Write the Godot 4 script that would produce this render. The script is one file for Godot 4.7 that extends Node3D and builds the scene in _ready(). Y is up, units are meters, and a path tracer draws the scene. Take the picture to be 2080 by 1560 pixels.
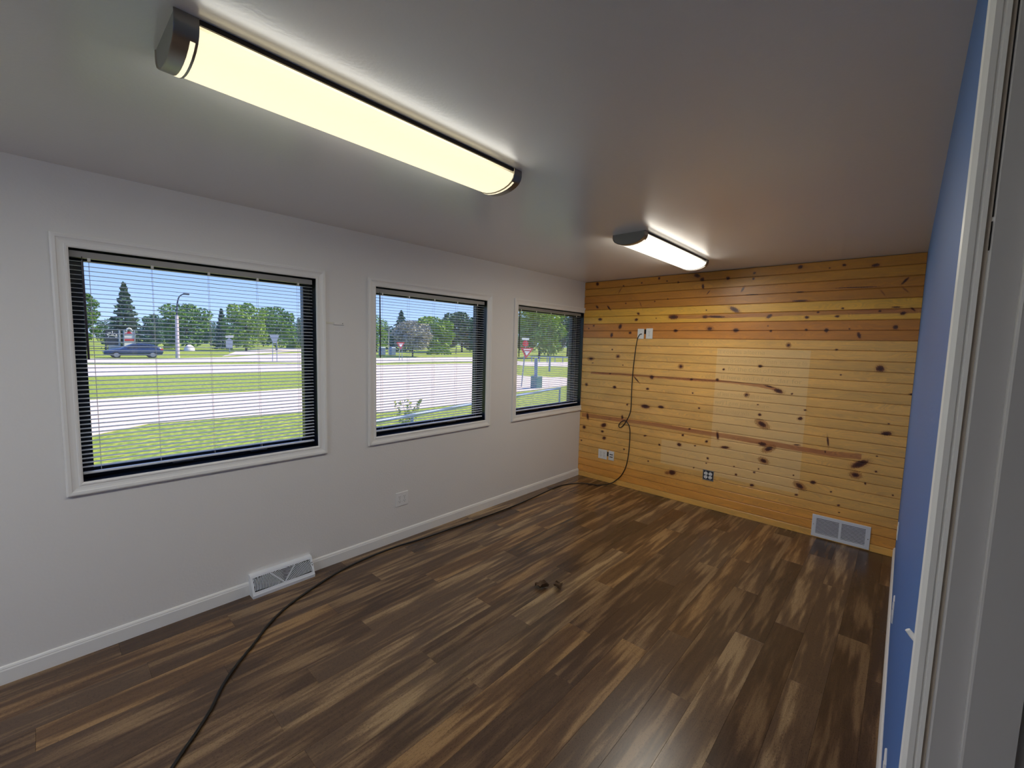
extends Node3D
# Empty office: white window wall with three blinds, knotty pine end wall, blue wall, plank floor. y up, metres.
# x = 0 is the face of the window wall, z = 0 the sheathing behind the pine boards, the camera stands in the doorway of the blue wall.

const W := 3.071
const H := 2.438
const ZN := 7.3
const GY := -0.7
const EYE := Vector3(3.019645, 1.651039, 4.644173)
const FOCAL := 878.878
const B := Basis(Vector3(0.738295, 0.025647, -0.67399), Vector3(-0.080237, 0.99552, -0.050011), Vector3(0.669688, 0.091002, 0.737046))
const PITCH := 0.08464
const KNOTS := [.173,2.408,.020,.018,-.73,0,.523,2.360,.009,.008,-.07,0,.747,2.377,.009,.008,-.07,0,.948,2.412,.011,.013,-.08,0,1.038,2.375,.009,.006,-.08,0,1.159,2.353,.009,.009,-.08,0,.563,2.158,.008,.007,-.04,0,.183,2.132,.023,.012,-.71,0,.343,2.116,.032,.009,-.88,0,.746,2.140,.029,.005,-1.15,2,.482,2.311,.033,.006,1.02,2,.912,2.165,.007,.007,-.05,0,1.055,2.183,.007,.007,-.05,0,.725,2.036,.015,.011,-.50,0,.232,1.981,.024,.014,-.02,0,.704,1.968,.018,.013,.31,0,.939,1.980,.006,.005,-.02,0,.505,1.892,.028,.019,1.23,0,.146,1.906,.012,.010,.82,0,.077,1.872,.009,.008,-.01,0,.398,1.793,.026,.015,1.43,0,.635,1.820,.017,.014,.00,0,1.162,1.843,.021,.016,0,0,.415,1.621,.009,.008,.03,0,.124,1.501,.028,.013,.04,1,.494,1.543,.016,.013,.04,1,1.353,2.406,.031,.017,-.42,0,1.407,2.364,.019,.018,.29,0,1.419,2.291,.025,.011,-1.42,0,1.652,2.355,.017,.015,.30,0,1.886,2.385,.012,.010,.31,0,1.880,2.332,.010,.011,-.08,0,2.252,2.405,.018,.015,.11,0,1.793,2.237,.026,.009,1.12,0,1.476,2.228,.023,.004,.90,0,1.876,2.183,.050,.004,.00,0,2.264,2.184,.030,.004,0,0,2.270,2.106,.059,.007,-.01,0,1.734,2.046,.047,.018,-.53,0,1.467,2.050,.005,.005,-.03,0,1.458,1.983,.024,.015,-.02,0,1.568,1.981,.084,.010,-.06,0,2.038,1.975,.024,.014,.62,0,2.332,1.958,.015,.011,-.02,0,1.512,1.862,.022,.017,-.01,1,1.758,1.845,.024,.019,0,0,2.059,1.838,.010,.010,0,0,2.336,1.848,.011,.009,0,0,1.132,1.988,.048,.021,-.02,0,2.033,1.885,.006,.005,-.01,0,2.565,2.389,.013,.010,-.10,0,2.770,2.368,.024,.012,.12,0,2.467,2.374,.005,.005,-.10,0,2.959,2.227,.031,.008,.95,0,2.968,2.157,.028,.005,-.82,2,2.833,2.142,.027,.004,-.96,2,2.661,2.197,.141,.003,-.02,0,2.582,2.028,.010,.006,-.04,0,2.412,2.000,.009,.008,-.03,0,2.550,1.962,.014,.008,-.02,0,2.826,1.997,.009,.008,-.03,0,2.924,2.025,.026,.005,-.04,0,2.968,1.976,.017,.012,.21,0,3.023,2.005,.017,.006,-.82,0,2.483,1.842,.014,.017,0,0,2.641,1.855,.005,.006,-.01,0,2.708,1.801,.024,.011,-1.22,0,2.932,1.867,.015,.016,-.01,0,2.566,1.678,.007,.005,.03,1,2.865,1.532,.025,.024,-.17,0,2.612,1.464,.006,.006,.07,0,2.952,1.089,.007,.005,.14,0,3.073,1.342,.017,.008,.10,0,2.945,1.008,.030,.016,.16,0,2.566,.878,.039,.006,-1.42,0,2.554,.783,.009,.005,-1.35,0,2.901,.811,.006,.005,.19,0,2.796,.723,.060,.023,.62,0,2.905,.682,.008,.007,.22,0,2.776,.624,.024,.017,0,1,2.845,.566,.006,.008,.24,0,2.486,.491,.018,.015,.23,0,2.621,.439,.007,.006,.25,0,3.023,.512,.006,.006,.25,0,2.682,.334,.010,.007,.27,0,2.691,.272,.007,.004,.28,0,.153,1.449,.011,.004,.05,0,.563,1.443,.006,.006,.05,0,1.242,1.464,.016,.015,.05,1,.397,1.332,.010,.007,.06,0,.925,1.327,.023,.020,-.44,0,1.360,1.333,.015,.011,.07,0,.743,1.287,.046,.006,-.77,0,.075,1.176,.014,.012,.08,1,.468,1.175,.020,.016,.09,0,.883,1.191,.015,.012,.09,0,1.384,1.191,.007,.007,.09,0,.643,.985,.011,.010,.11,0,.868,.989,.047,.021,-.02,0,1.050,1.004,.031,.015,-.02,0,1.459,1.040,.010,.008,.12,0,.588,.828,.023,.013,-1.52,0,.113,.776,.037,.015,-1.42,0,.347,.698,.035,.023,.45,0,.069,.632,.022,.018,.15,0,.332,.618,.017,.012,.15,0,.360,.541,.022,.018,.46,0,.035,.458,.010,.008,.17,0,.883,.654,.015,.008,.16,0,1.375,.807,.013,.008,.15,0,1.308,.730,.011,.011,.16,0,1.276,.621,.021,.017,-.19,0,1.056,.581,.011,.011,.18,0,.632,.451,.010,.008,.18,0,.938,.370,.008,.007,.20,0,1.217,.298,.036,.024,.22,0,1.161,.283,.020,.016,.22,2,1.443,.638,.010,.006,.18,0,1.555,.703,.014,.010,.52,0,1.659,.781,.035,.011,-1.42,0,2.065,.766,.033,.017,-.03,0,2.120,.730,.035,.018,.56,1,1.736,.674,.035,.012,.10,0,2.085,.607,.026,.017,-.31,1,1.578,.530,.010,.010,.20,0,1.567,.476,.008,.005,.20,0,1.442,.402,.006,.006,.21,0,1.832,.498,.007,.005,.21,0,1.855,.420,.009,.010,.22,0,2.049,.520,.006,.006,.21,0,2.014,.478,.009,.008,.22,0,2.335,.522,.005,.005,.22,0,2.002,.347,.017,.012,.24,0,2.389,.434,.030,.018,-.52,1,2.370,.346,.012,.008,.25,0,2.342,.807,.023,.005,.07,0,2.211,1.709,.012,.013,.02,1,1.994,1.506,.017,.012,.05,0,1.672,1.457,.010,.009,.43,0,1.619,1.348,.014,.013,.07,0,2.160,1.285,.036,.018,-.31,0,2.081,1.320,.041,.007,-.19,0,2.269,1.268,.008,.006,.50,0,1.897,1.220,.014,.013,.10,1,2.000,1.138,.008,.005,.11,0,2.022,1.044,.013,.011,.13,0,2.049,.956,.037,.020,-.50,1,2.349,1.051,.017,.013,.34,0,2.381,1.132,.010,.006,.12,0]

var M := {}
var boards := []
var rng := RandomNumberGenerator.new()

# ------------------------------------------------------------------ pixels of the photograph (2080 x 1560) to points
func ray(x: float, y: float) -> Vector3:
	return B * Vector3((x - 1040.0) / FOCAL, (780.0 - y) / FOCAL, -1.0)
func on_ground(x: float, y: float, g := GY) -> Vector3:
	var d := ray(x, y)
	return EYE + d * ((g - EYE.y) / d.y)
func at_x(x: float, y: float, wall: float) -> Vector3:
	var d := ray(x, y)
	return EYE + d * ((wall - EYE.x) / d.x)

func at_z(x: float, y: float, wall: float) -> Vector3:
	var d := ray(x, y)
	return EYE + d * ((wall - EYE.z) / d.z)

# ------------------------------------------------------------------ nodes
func put(o: Node, called: String, parent: Node) -> void:
	o.name = called
	parent.add_child(o, true)
func obj(called: String, st: SurfaceTool, m: Material, parent: Node = self) -> MeshInstance3D:
	var o := MeshInstance3D.new()
	o.mesh = st.commit()
	o.material_override = m
	put(o, called, parent)
	return o
func same(called: String, mesh: Mesh, m: Material, parent: Node, at := Vector3.ZERO) -> MeshInstance3D:
	var o := MeshInstance3D.new()
	o.mesh = mesh
	o.material_override = m
	put(o, called, parent)
	o.position = at
	return o
func tag(o: Node, label: String, category: String, group := "") -> void:
	o.set_meta("label", label)
	o.set_meta("category", category)
	if group != "":
		o.set_meta("group", group)
func thing(called: String, label: String, category: String, at := Vector3.ZERO, group := "") -> Node3D:
	var o := Node3D.new()
	put(o, called, self)
	o.position = at
	tag(o, label, category, group)
	return o
func part_of_room(o: Node, label := "") -> void:
	o.set_meta("kind", "structure")
	if label != "":
		o.set_meta("label", label)

# ------------------------------------------------------------------ shapes
func mb() -> SurfaceTool:
	var st := SurfaceTool.new()
	st.begin(Mesh.PRIMITIVE_TRIANGLES)
	return st
func vert(st: SurfaceTool, p: Vector3, n: Vector3, uv := Vector2.ZERO) -> void:
	st.set_normal(n)
	st.set_uv(uv)
	st.add_vertex(p)
func tri(st: SurfaceTool, a: Vector3, b: Vector3, c: Vector3) -> void:
	var n := (b - a).cross(c - a).normalized()
	vert(st, a, n)
	vert(st, c, n)
	vert(st, b, n)
func quad(st: SurfaceTool, a: Vector3, b: Vector3, c: Vector3, d: Vector3, uv := [Vector2.ZERO, Vector2.ZERO, Vector2.ZERO, Vector2.ZERO]) -> void:
	var n := (c - a).cross(d - b).normalized()
	var p := [a, b, c, d]
	for i in [0, 2, 1, 0, 3, 2]:
		vert(st, p[i], n, uv[i])
func box(st: SurfaceTool, lo: Vector3, hi: Vector3) -> void:
	cbox(st, lo, hi, 0.0)
func out_tri(st: SurfaceTool, a: Vector3, b: Vector3, c: Vector3, mid: Vector3) -> void:
	if (b - a).cross(c - a).dot((a + b + c) / 3.0 - mid) < 0.0:
		tri(st, a, c, b)
	else:
		tri(st, a, b, c)
func cbox(st: SurfaceTool, lo: Vector3, hi: Vector3, ch: float) -> void:
	var mid := (lo + hi) / 2.0
	var h := (hi - lo) / 2.0
	var at := func(s: Vector3, full: int) -> Vector3:
		var v := Vector3.ZERO
		for k in 3:
			v[k] = mid[k] + s[k] * (h[k] - (0.0 if k == full else ch))
		return v
	for k in 3:
		var j := (k + 1) % 3
		var l := (k + 2) % 3
		for s in [-1.0, 1.0]:
			var c := []
			for e in [[-1.0, -1.0], [1.0, -1.0], [1.0, 1.0], [-1.0, 1.0]]:
				var v := Vector3.ZERO
				v[k] = s
				v[j] = e[0]
				v[l] = e[1]
				c.append(at.call(v, k))
			out_tri(st, c[0], c[1], c[2], mid)
			out_tri(st, c[0], c[2], c[3], mid)
			if ch > 0.0:
				for t in [-1.0, 1.0]:
					var e0 := Vector3.ZERO
					e0[k] = s
					e0[j] = t
					e0[l] = -1.0
					var e1 := e0
					e1[l] = 1.0
					out_tri(st, at.call(e0, k), at.call(e1, k), at.call(e1, j), mid)
					out_tri(st, at.call(e0, k), at.call(e1, j), at.call(e0, j), mid)
	if ch > 0.0:
		for i in 8:
			var v := Vector3(1.0 if i & 1 else -1.0, 1.0 if i & 2 else -1.0, 1.0 if i & 4 else -1.0)
			out_tri(st, at.call(v, 0), at.call(v, 1), at.call(v, 2), mid)
func grid(st: SurfaceTool, rows: Array, wrap := false) -> void:
	# smooth skin over rows of points
	var nr := rows.size()
	var nc: int = rows[0].size()
	var norm := []
	for i in nr:
		var line := []
		for j in nc:
			var ja := (j - 1 + nc) % nc if wrap else maxi(j - 1, 0)
			var jb := (j + 1) % nc if wrap else mini(j + 1, nc - 1)
			var du: Vector3 = rows[i][jb] - rows[i][ja]
			var dv: Vector3 = rows[mini(i + 1, nr - 1)][j] - rows[maxi(i - 1, 0)][j]
			line.append(du.cross(dv).normalized())
		norm.append(line)
	for i in nr - 1:
		for j in (nc if wrap else nc - 1):
			var k := (j + 1) % nc
			for e in [[i, j], [i + 1, k], [i, k], [i, j], [i + 1, j], [i + 1, k]]:
				vert(st, rows[e[0]][e[1]], norm[e[0]][e[1]])
func fan(st: SurfaceTool, ring: Array) -> void:
	var mid := Vector3.ZERO
	for p in ring:
		mid += p
	mid /= ring.size()
	for i in ring.size():
		tri(st, mid, ring[i], ring[(i + 1) % ring.size()])
func tube(st: SurfaceTool, pts: Array, r0: float, r1 := -1.0, n := 8, caps := true) -> void:
	if r1 < 0.0:
		r1 = r0
	var rows := []
	var side := Vector3.ZERO
	for i in pts.size():
		var t: Vector3 = (pts[mini(i + 1, pts.size() - 1)] - pts[maxi(i - 1, 0)]).normalized()
		if side == Vector3.ZERO:
			side = t.cross(Vector3.UP if absf(t.y) < 0.9 else Vector3.RIGHT).normalized()
		side = (side - t * side.dot(t)).normalized()
		var other := t.cross(side)
		var r := lerpf(r0, r1, float(i) / maxi(pts.size() - 1, 1))
		var row := []
		for k in n:
			var a := TAU * k / n
			row.append(pts[i] + (side * cos(a) + other * sin(a)) * r)
		rows.append(row)
	grid(st, rows, true)
	if caps:
		fan(st, rows[0])
		fan(st, rows[-1])
func prism(st: SurfaceTool, outline: PackedVector2Array, to: Callable, w0: float, w1: float, caps := true) -> void:
	# outline (u, v) swept from w0 to w1; to(u, v, w) places a point
	var n := outline.size()
	for i in n:
		var a := outline[i]
		var b := outline[(i + 1) % n]
		quad(st, to.call(a.x, a.y, w0), to.call(b.x, b.y, w0), to.call(b.x, b.y, w1), to.call(a.x, a.y, w1))
	if caps:
		var t := Geometry2D.triangulate_polygon(outline)
		for k in range(0, t.size(), 3):
			for w in [w0, w1]:
				tri(st, to.call(outline[t[k]].x, outline[t[k]].y, w), to.call(outline[t[k + 1]].x, outline[t[k + 1]].y, w), to.call(outline[t[k + 2]].x, outline[t[k + 2]].y, w))
func curve(pts: Array, step: float) -> Array:
	var c := Curve3D.new()
	for i in pts.size():
		var t: Vector3 = (pts[mini(i + 1, pts.size() - 1)] - pts[maxi(i - 1, 0)]) / 6.0
		c.add_point(pts[i], -t, t)
	c.bake_interval = step
	return Array(c.get_baked_points())

# ------------------------------------------------------------------ materials
func mat(c: Color, rough := 0.6, metal := 0.0) -> StandardMaterial3D:
	var m := StandardMaterial3D.new()
	m.albedo_color = c
	m.roughness = rough
	m.metallic = metal
	return m
func rgb(r: float, g: float, b: float) -> Color:
	return Color(r / 255.0, g / 255.0, b / 255.0)
func noise(freq: float, sd: int, octaves := 3) -> FastNoiseLite:
	var n := FastNoiseLite.new()
	n.seed = sd
	n.frequency = freq
	n.fractal_octaves = octaves
	n.noise_type = FastNoiseLite.TYPE_SIMPLEX_SMOOTH
	return n
func noise_tex(freq: float, sd: int, ramp: Array, size := 512) -> NoiseTexture2D:
	var t := NoiseTexture2D.new()
	t.width = size
	t.height = size
	t.seamless = true
	t.noise = noise(freq, sd, 4)
	if ramp:
		var g := Gradient.new()
		g.offsets = PackedFloat32Array(ramp[0])
		g.colors = PackedColorArray(ramp[1])
		t.color_ramp = g
	return t
func speckled(freq: float, sd: int, offs: Array, cols: Array, scale: float, rough: float) -> StandardMaterial3D:
	var m := mat(Color.WHITE, rough)
	m.albedo_texture = noise_tex(freq, sd, [offs, cols])
	m.uv1_triplanar = true
	m.uv1_world_triplanar = true
	m.uv1_scale = Vector3.ONE * scale
	return m
func painted(c: Color, rough: float, relief: float, sd: int) -> StandardMaterial3D:
	var m := mat(c, rough)
	m.heightmap_enabled = true
	m.heightmap_texture = noise_tex(0.05, sd, [])
	m.heightmap_scale = relief
	m.uv1_triplanar = true
	m.uv1_world_triplanar = true
	m.uv1_scale = Vector3.ONE * 2.2
	return m

func pine_print() -> ImageTexture:
	# wood of the boards: tone of each board, ceiling shade painted into the top strips, grain, heartwood streaks, knots, and the paler panels where posters hung
	var tw := 1280
	var th := 1016
	var px := PackedByteArray()
	px.resize(tw * th * 3)
	var grain := noise(1.0, 5, 2)
	var broad := noise(1.0, 9, 2)
	var tone := []
	for s in 30:
		var c := Vector3(238, 186, 106)
		if s < 4:  # top strips darkened, shade under the ceiling put into their colour
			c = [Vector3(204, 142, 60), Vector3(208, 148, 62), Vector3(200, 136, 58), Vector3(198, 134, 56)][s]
		elif s < 6:
			c = Vector3(238, 184, 80)
		elif s < 8:
			c = Vector3(208, 138, 64)
		elif s > 24:
			c = [Vector3(238, 180, 96), Vector3(234, 168, 82), Vector3(232, 164, 78), Vector3(238, 184, 98), Vector3(238, 184, 98)][s - 25]
		else:
			c += Vector3(6, 4, 2) * sin(s * 2.3)
		tone.append(c)
	var streaks := [
		[0.028, 0.788, 0.435, 0.793, 0.754, 0.796, 1.049, 0.798, 1.574, 0.788, 1.853, 0.788, 2.110, 0.783, 2.348, 0.775, 2.602, 0.773, 2.803, 0.786],
		[0.132, 1.327, 0.537, 1.335, 0.961, 1.330, 1.339, 1.335, 1.634, 1.337, 1.817, 1.331, 1.990, 1.321, 2.135, 1.301],
		[1.078, 1.995, 1.299, 1.984, 1.497, 1.985, 1.683, 1.985, 1.859, 1.990, 2.026, 1.986, 2.183, 1.995, 2.406, 1.993, 2.611, 1.995, 2.803, 1.997, 2.981, 1.995, 3.094, 1.995]]
	var wide := [0.020, 0.012, 0.017]
	var red := Vector3(176, 108, 66)
	var mid := []
	for k in 3:
		var line := PackedFloat32Array()
		line.resize(tw)
		for x in tw:
			var wx := (x + 0.5) / tw * W
			var s: Array = streaks[k]
			line[x] = -9.0
			for i in range(0, s.size() - 2, 2):
				if wx >= s[i] and wx < s[i + 2]:
					line[x] = lerpf(s[i + 1], s[i + 3], (wx - s[i]) / (s[i + 2] - s[i]))
		mid.append(line)
	for y in th:
		var wy := H * (1.0 - (y + 0.5) / th)
		var s := clampi(int((2.435 - wy) / PITCH), 0, 29)
		var c0: Vector3 = tone[s]
		var at := y * tw * 3
		for x in tw:
			var wx := (x + 0.5) / tw * W
			var slow := broad.get_noise_2d(wx * 1.6 + s * 7.0, wy * 9.0)
			var g := grain.get_noise_2d(wx * 5.0 + s * 13.0, wy * 150.0 + slow * 9.0)
			var c := c0 * (1.0 + 0.07 * g + 0.06 * slow)
			c.z -= 8.0 * g
			if (wx > 1.597 and wx < 2.385 and wy < 1.665 and wy > 0.36) or (wx > 1.08 and wx < 1.6 and wy < 0.647 and wy > 0.38):
				c = c.lerp(Vector3(246, 214, 160), 0.52)
			for k in 3:
				var d: float = absf(wy - mid[k][x] + 0.004 * slow) / wide[k]
				if d < 1.3:
					c = c.lerp(red * (1.0 + 0.14 * g), clampf((1.25 - d) * 3.0, 0.0, 0.72 + 0.25 * slow))
			px[at] = clampi(int(c.x), 0, 255)
			px[at + 1] = clampi(int(c.y), 0, 255)
			px[at + 2] = clampi(int(c.z), 0, 255)
			at += 3
	for i in range(0, KNOTS.size(), 6):
		var k := KNOTS.slice(i, i + 6)
		var a: float = maxf(k[2], 0.006)
		var b: float = maxf(k[3], 0.0042)
		var co := cos(k[4])
		var si := sin(k[4])
		var reach := a * 2.6
		for y in range(maxi(0, int((1.0 - (k[1] + reach) / H) * th)), mini(th, int((1.0 - (k[1] - reach) / H) * th) + 1)):
			for x in range(maxi(0, int((k[0] - reach) / W * tw)), mini(tw, int((k[0] + reach) / W * tw) + 1)):
				var dx: float = (x + 0.5) / tw * W - k[0]
				var dy: float = H * (1.0 - (y + 0.5) / th) - k[1]
				var d := Vector2((dx * co + dy * si) / a, (dy * co - dx * si) / b).length()
				d *= 1.08 + 0.32 * grain.get_noise_2d(dx * 90.0 + i, dy * 90.0)
				if d > 2.6:
					continue
				var at := (y * tw + x) * 3
				var c := Vector3(px[at], px[at + 1], px[at + 2])
				if k[5] == 1:
					c = c.lerp(Vector3(150, 92, 44), 0.55 * clampf((2.3 - d) * 2.0, 0.0, 1.0))
				else:
					c = c.lerp(Vector3(160, 96, 46), 0.4 * clampf(2.0 - d, 0.0, 1.0))
				if k[5] == 2:
					c = c.lerp(Vector3(140, 84, 42), 0.7 * clampf((1.2 - d) * 3.0, 0.0, 1.0))
				else:
					c = c.lerp(Vector3(98, 52, 34) if d > 0.6 else Vector3(62, 30, 24), clampf((1.2 - d) * 4.0, 0.0, 0.95))
				px[at] = int(c.x)
				px[at + 1] = int(c.y)
				px[at + 2] = int(c.z)
	return ImageTexture.create_from_image(Image.create_from_data(tw, th, false, Image.FORMAT_RGB8, px))

func plank_print() -> ImageTexture:
	# eight weathered oak prints, one above the other, each 1.235 m by 0.15 m
	var n := 1024
	var px := PackedByteArray()
	px.resize(n * n * 3)
	var large := noise(1.0, 21, 2)
	var patch := noise(1.0, 22, 3)
	var fine := noise(1.0, 23, 2)
	var bias := [0.0, -0.16, 0.1, -0.07, 0.2, -0.2, 0.04, 0.12]
	var dark := Vector3(94, 74, 58)
	var middle := Vector3(124, 99, 74)
	var light := Vector3(166, 138, 102)
	for y in n:
		var k := y >> 7
		var v := (y & 127) / 128.0 * 0.15
		var at := y * n * 3
		for x in n:
			var u := x / 1024.0 * 1.235
			var a := large.get_noise_2d(u * 0.9 + k * 31.0, v * 7.0)
			var b := patch.get_noise_2d(u * 2.0 + k * 17.0, v * 26.0)
			var f := fine.get_noise_2d(u * 9.0 + k * 11.0, v * 330.0 + b * 5.0)
			var t := clampf(0.5 + float(bias[k]) + 0.7 * smoothstep(-0.38, 0.4, a + 0.45 * b) - 0.38 + 0.25 * b + 0.17 * f, 0.0, 1.0)
			var c := dark.lerp(middle, t * 2.0) if t < 0.5 else middle.lerp(light, t * 2.0 - 1.0)
			var worn := fine.get_noise_2d(u * 60.0 + k * 5.0, v * 260.0)
			if worn > 0.42 and a > 0.12:
				c = c.lerp(light * 1.08, 0.45)
			elif worn < -0.5:
				c *= 0.74
			c = c.clamp(Vector3.ZERO, Vector3(255, 255, 255))
			px[at] = int(c.x)
			px[at + 1] = int(c.y)
			px[at + 2] = int(c.z)
			at += 3
	return ImageTexture.create_from_image(Image.create_from_data(n, n, false, Image.FORMAT_RGB8, px))

func make_materials() -> void:
	M.wall = painted(rgb(232, 230, 226), 0.55, 0.05, 3)
	M.ceiling = painted(rgb(234, 233, 231), 0.24, 0.02, 4)
	M.ceiling.metallic_specular = 0.7
	M.blue = painted(rgb(80, 126, 194), 0.5, 0.05, 5)
	M.trim = mat(rgb(240, 239, 235), 0.35)
	M.door = mat(rgb(184, 182, 181), 0.4)
	M.reveal_shade = mat(rgb(186, 174, 158), 0.8)  # taupe carries the shade of the reveal beside the door casing
	M.gap = mat(rgb(20, 17, 14), 0.9)
	M.frame = mat(rgb(26, 29, 36), 0.28)
	M.slat = mat(rgb(222, 226, 232), 0.35)
	M.rail = mat(rgb(150, 148, 145), 0.4)
	M.wand = mat(rgb(52, 44, 56), 0.25)
	M.cord = mat(rgb(225, 224, 220), 0.7)
	M.plate = mat(rgb(236, 236, 234), 0.3)
	M.slot = mat(rgb(40, 38, 36), 0.6)
	M.metal = mat(rgb(150, 152, 156), 0.35, 0.9)
	M.nickel = mat(rgb(158, 152, 142), 0.34, 0.85)
	M.cap_end = mat(rgb(150, 150, 146), 0.5, 0.3)
	M.bronze = mat(rgb(46, 38, 34), 0.45, 0.4)
	M.vent = mat(rgb(228, 232, 238), 0.4)
	M.cable = mat(rgb(16, 15, 15), 0.45)
	M.leaf = mat(rgb(92, 68, 44), 0.8)
	M.back = mat(rgb(120, 110, 100), 0.9)
	var g := mat(Color(0.95, 0.97, 1.0, 0.06), 0.0)
	g.transparency = BaseMaterial3D.TRANSPARENCY_ALPHA
	M.glass = g
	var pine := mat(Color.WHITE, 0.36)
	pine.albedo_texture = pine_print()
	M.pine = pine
	var print_ := plank_print()
	M.planks = []
	for c in [Color(1, 1, 1), Color(0.86, 0.84, 0.84), Color(0.95, 0.9, 0.84), Color(0.78, 0.75, 0.74)]:
		var m := mat(c, 0.26)
		m.albedo_texture = print_
		M.planks.append(m)
	M.grass = speckled(0.03, 31, [0.0, 0.45, 0.6, 1.0], [rgb(98, 120, 24), rgb(126, 148, 34), rgb(150, 166, 46), rgb(196, 188, 90)], 0.35, 0.95)
	M.gravel = speckled(0.08, 32, [0.0, 0.5, 1.0], [rgb(196, 182, 166), rgb(214, 200, 184), rgb(228, 216, 200)], 0.4, 0.95)
	M.road = speckled(0.05, 33, [0.0, 0.5, 1.0], [rgb(196, 186, 174), rgb(208, 198, 186), rgb(220, 210, 196)], 0.2, 0.9)
	M.bark = mat(rgb(84, 70, 58), 0.9)
	for k in [["leaves", 104, 144, 50], ["leaves_light", 140, 172, 62], ["spruce", 70, 106, 78], ["leaves_silver", 168, 168, 150], ["leaves_blue", 78, 116, 84], ["weed", 168, 182, 70]]:
		var m := mat(rgb(k[1], k[2], k[3]), 0.75)
		m.vertex_color_use_as_albedo = true
		m.backlight_enabled = true
		m.backlight = rgb(k[1] * 0.5, k[2] * 0.5, k[3] * 0.3)
		M[k[0]] = m
	M.sign_white = mat(rgb(240, 240, 240), 0.4)
	M.sign_red = mat(rgb(200, 40, 52), 0.4)
	M.sign_dark = mat(rgb(44, 52, 66), 0.5)
	M.sign_back = mat(rgb(150, 160, 176), 0.45, 0.3)
	M.galv = mat(rgb(176, 180, 186), 0.4, 0.5)
	M.pole = mat(rgb(206, 196, 196), 0.5)
	M.car = mat(rgb(46, 64, 98), 0.25, 0.3)
	M.car_glass = mat(rgb(26, 32, 42), 0.08)
	M.tyre = mat(rgb(26, 26, 28), 0.8)
	M.wheel_rim = mat(rgb(150, 154, 160), 0.35, 0.7)
	M.tail = mat(rgb(200, 32, 40), 0.3)
	M.boulder = mat(rgb(232, 226, 228), 0.8)
	M.cabinet = mat(rgb(80, 128, 130), 0.5)
	M.rail_paint = mat(rgb(128, 150, 186), 0.4, 0.3)

# ------------------------------------------------------------------ the room
func wall_block(called: String, boxes: Array, m: Material, label: String) -> Node3D:
	var st := mb()
	for b in boxes:
		box(st, b[0], b[1])
	var o := obj(called, st, m)
	part_of_room(o, label)
	return o

const OPENINGS := [[3.335, 4.52], [1.703, 2.892], [0.03, 1.262], [4.967, 6.155]]
const SILL := 0.902
const HEAD := 2.065

func build_room() -> void:
	var t := 0.15
	var e := 0.012
	var wall := [[Vector3(-t, 0, -0.15), Vector3(0, SILL - e, ZN + 0.15)], [Vector3(-t, HEAD + e, -0.15), Vector3(0, H, ZN + 0.15)]]
	var z0 := -0.15
	for o in [OPENINGS[2], OPENINGS[1], OPENINGS[0], OPENINGS[3]]:
		wall.append([Vector3(-t, SILL - e, z0), Vector3(0, HEAD + e, o[0] - e)])
		z0 = o[1] + e
	wall.append([Vector3(-t, SILL - e, z0), Vector3(0, HEAD + e, ZN + 0.15)])
	wall_block("wall_left", wall, M.wall, "white painted wall with three framed windows")
	wall_block("wall_front", [[Vector3(-0.15, 0, ZN), Vector3(4.6, H, ZN + 0.15)]], M.wall, "white wall behind the doorway side of the room")
	wall_block("ceiling", [[Vector3(-0.4, H, -0.4), Vector3(4.8, H + 0.2, ZN + 0.4)]], M.ceiling, "smooth semi-gloss white ceiling")
	# blue wall with the doorway
	wall_block("wall_right", [[Vector3(W, 0, -0.15), Vector3(W + 0.12, H, 3.935)], [Vector3(W, 2.14, 3.935), Vector3(W + 0.12, H, 4.86)], [Vector3(W, 0, 4.86), Vector3(W + 0.12, H, ZN)]], M.blue, "bright blue painted wall")
	wall_block("wall_hallway", [[Vector3(4.5, 0, 2.9), Vector3(4.6, H, ZN)], [Vector3(W + 0.12, 0, 2.8), Vector3(4.6, H, 2.9)]], M.wall, "white walls of the passage beyond the doorway")
	wall_block("floor_hallway", [[Vector3(W, -0.12, 2.8), Vector3(4.6, -0.001, ZN)]], M.back, "floor of the passage beyond the doorway")
	build_floor()
	build_pine()
	build_baseboards()
	for i in 4:
		build_window(i)
	build_doorway()

func build_floor() -> void:
	var st := mb()
	box(st, Vector3(-0.15, -0.15, -0.15), Vector3(W, -0.009, ZN + 0.15))
	var floor_ := obj("floor", st, M.back)
	part_of_room(floor_, "weathered brown oak look plank floor")
	var seams := {0: 0.72, 1: 0.25, 2: 0.64, 3: 1.02, 4: 0.38, 5: 0.957, 6: 0.1, 7: 0.315, 8: 0.86, 9: 0.29, 10: 0.815, 11: 0.103, 12: 0.49, 13: 0.005, 14: 0.98, 15: 0.19, 16: 0.715, 17: 0.44, 18: 0.92, 19: 0.3, 20: 0.63}
	rng.seed = 77
	for row in 21:
		var x0 := row * 0.15
		var x1 := minf(x0 + 0.15, W)
		var z: float = float(seams[row]) - 1.235
		while z < ZN:
			var a := maxf(z, 0.0)
			var b := minf(z + 1.235, ZN)
			if b - a > 0.02:
				plank(floor_, x0, x1, a, b, z, rng.randi_range(0, 7), rng.randi_range(0, 1), rng.randi_range(0, 3))
			z += 1.235

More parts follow.
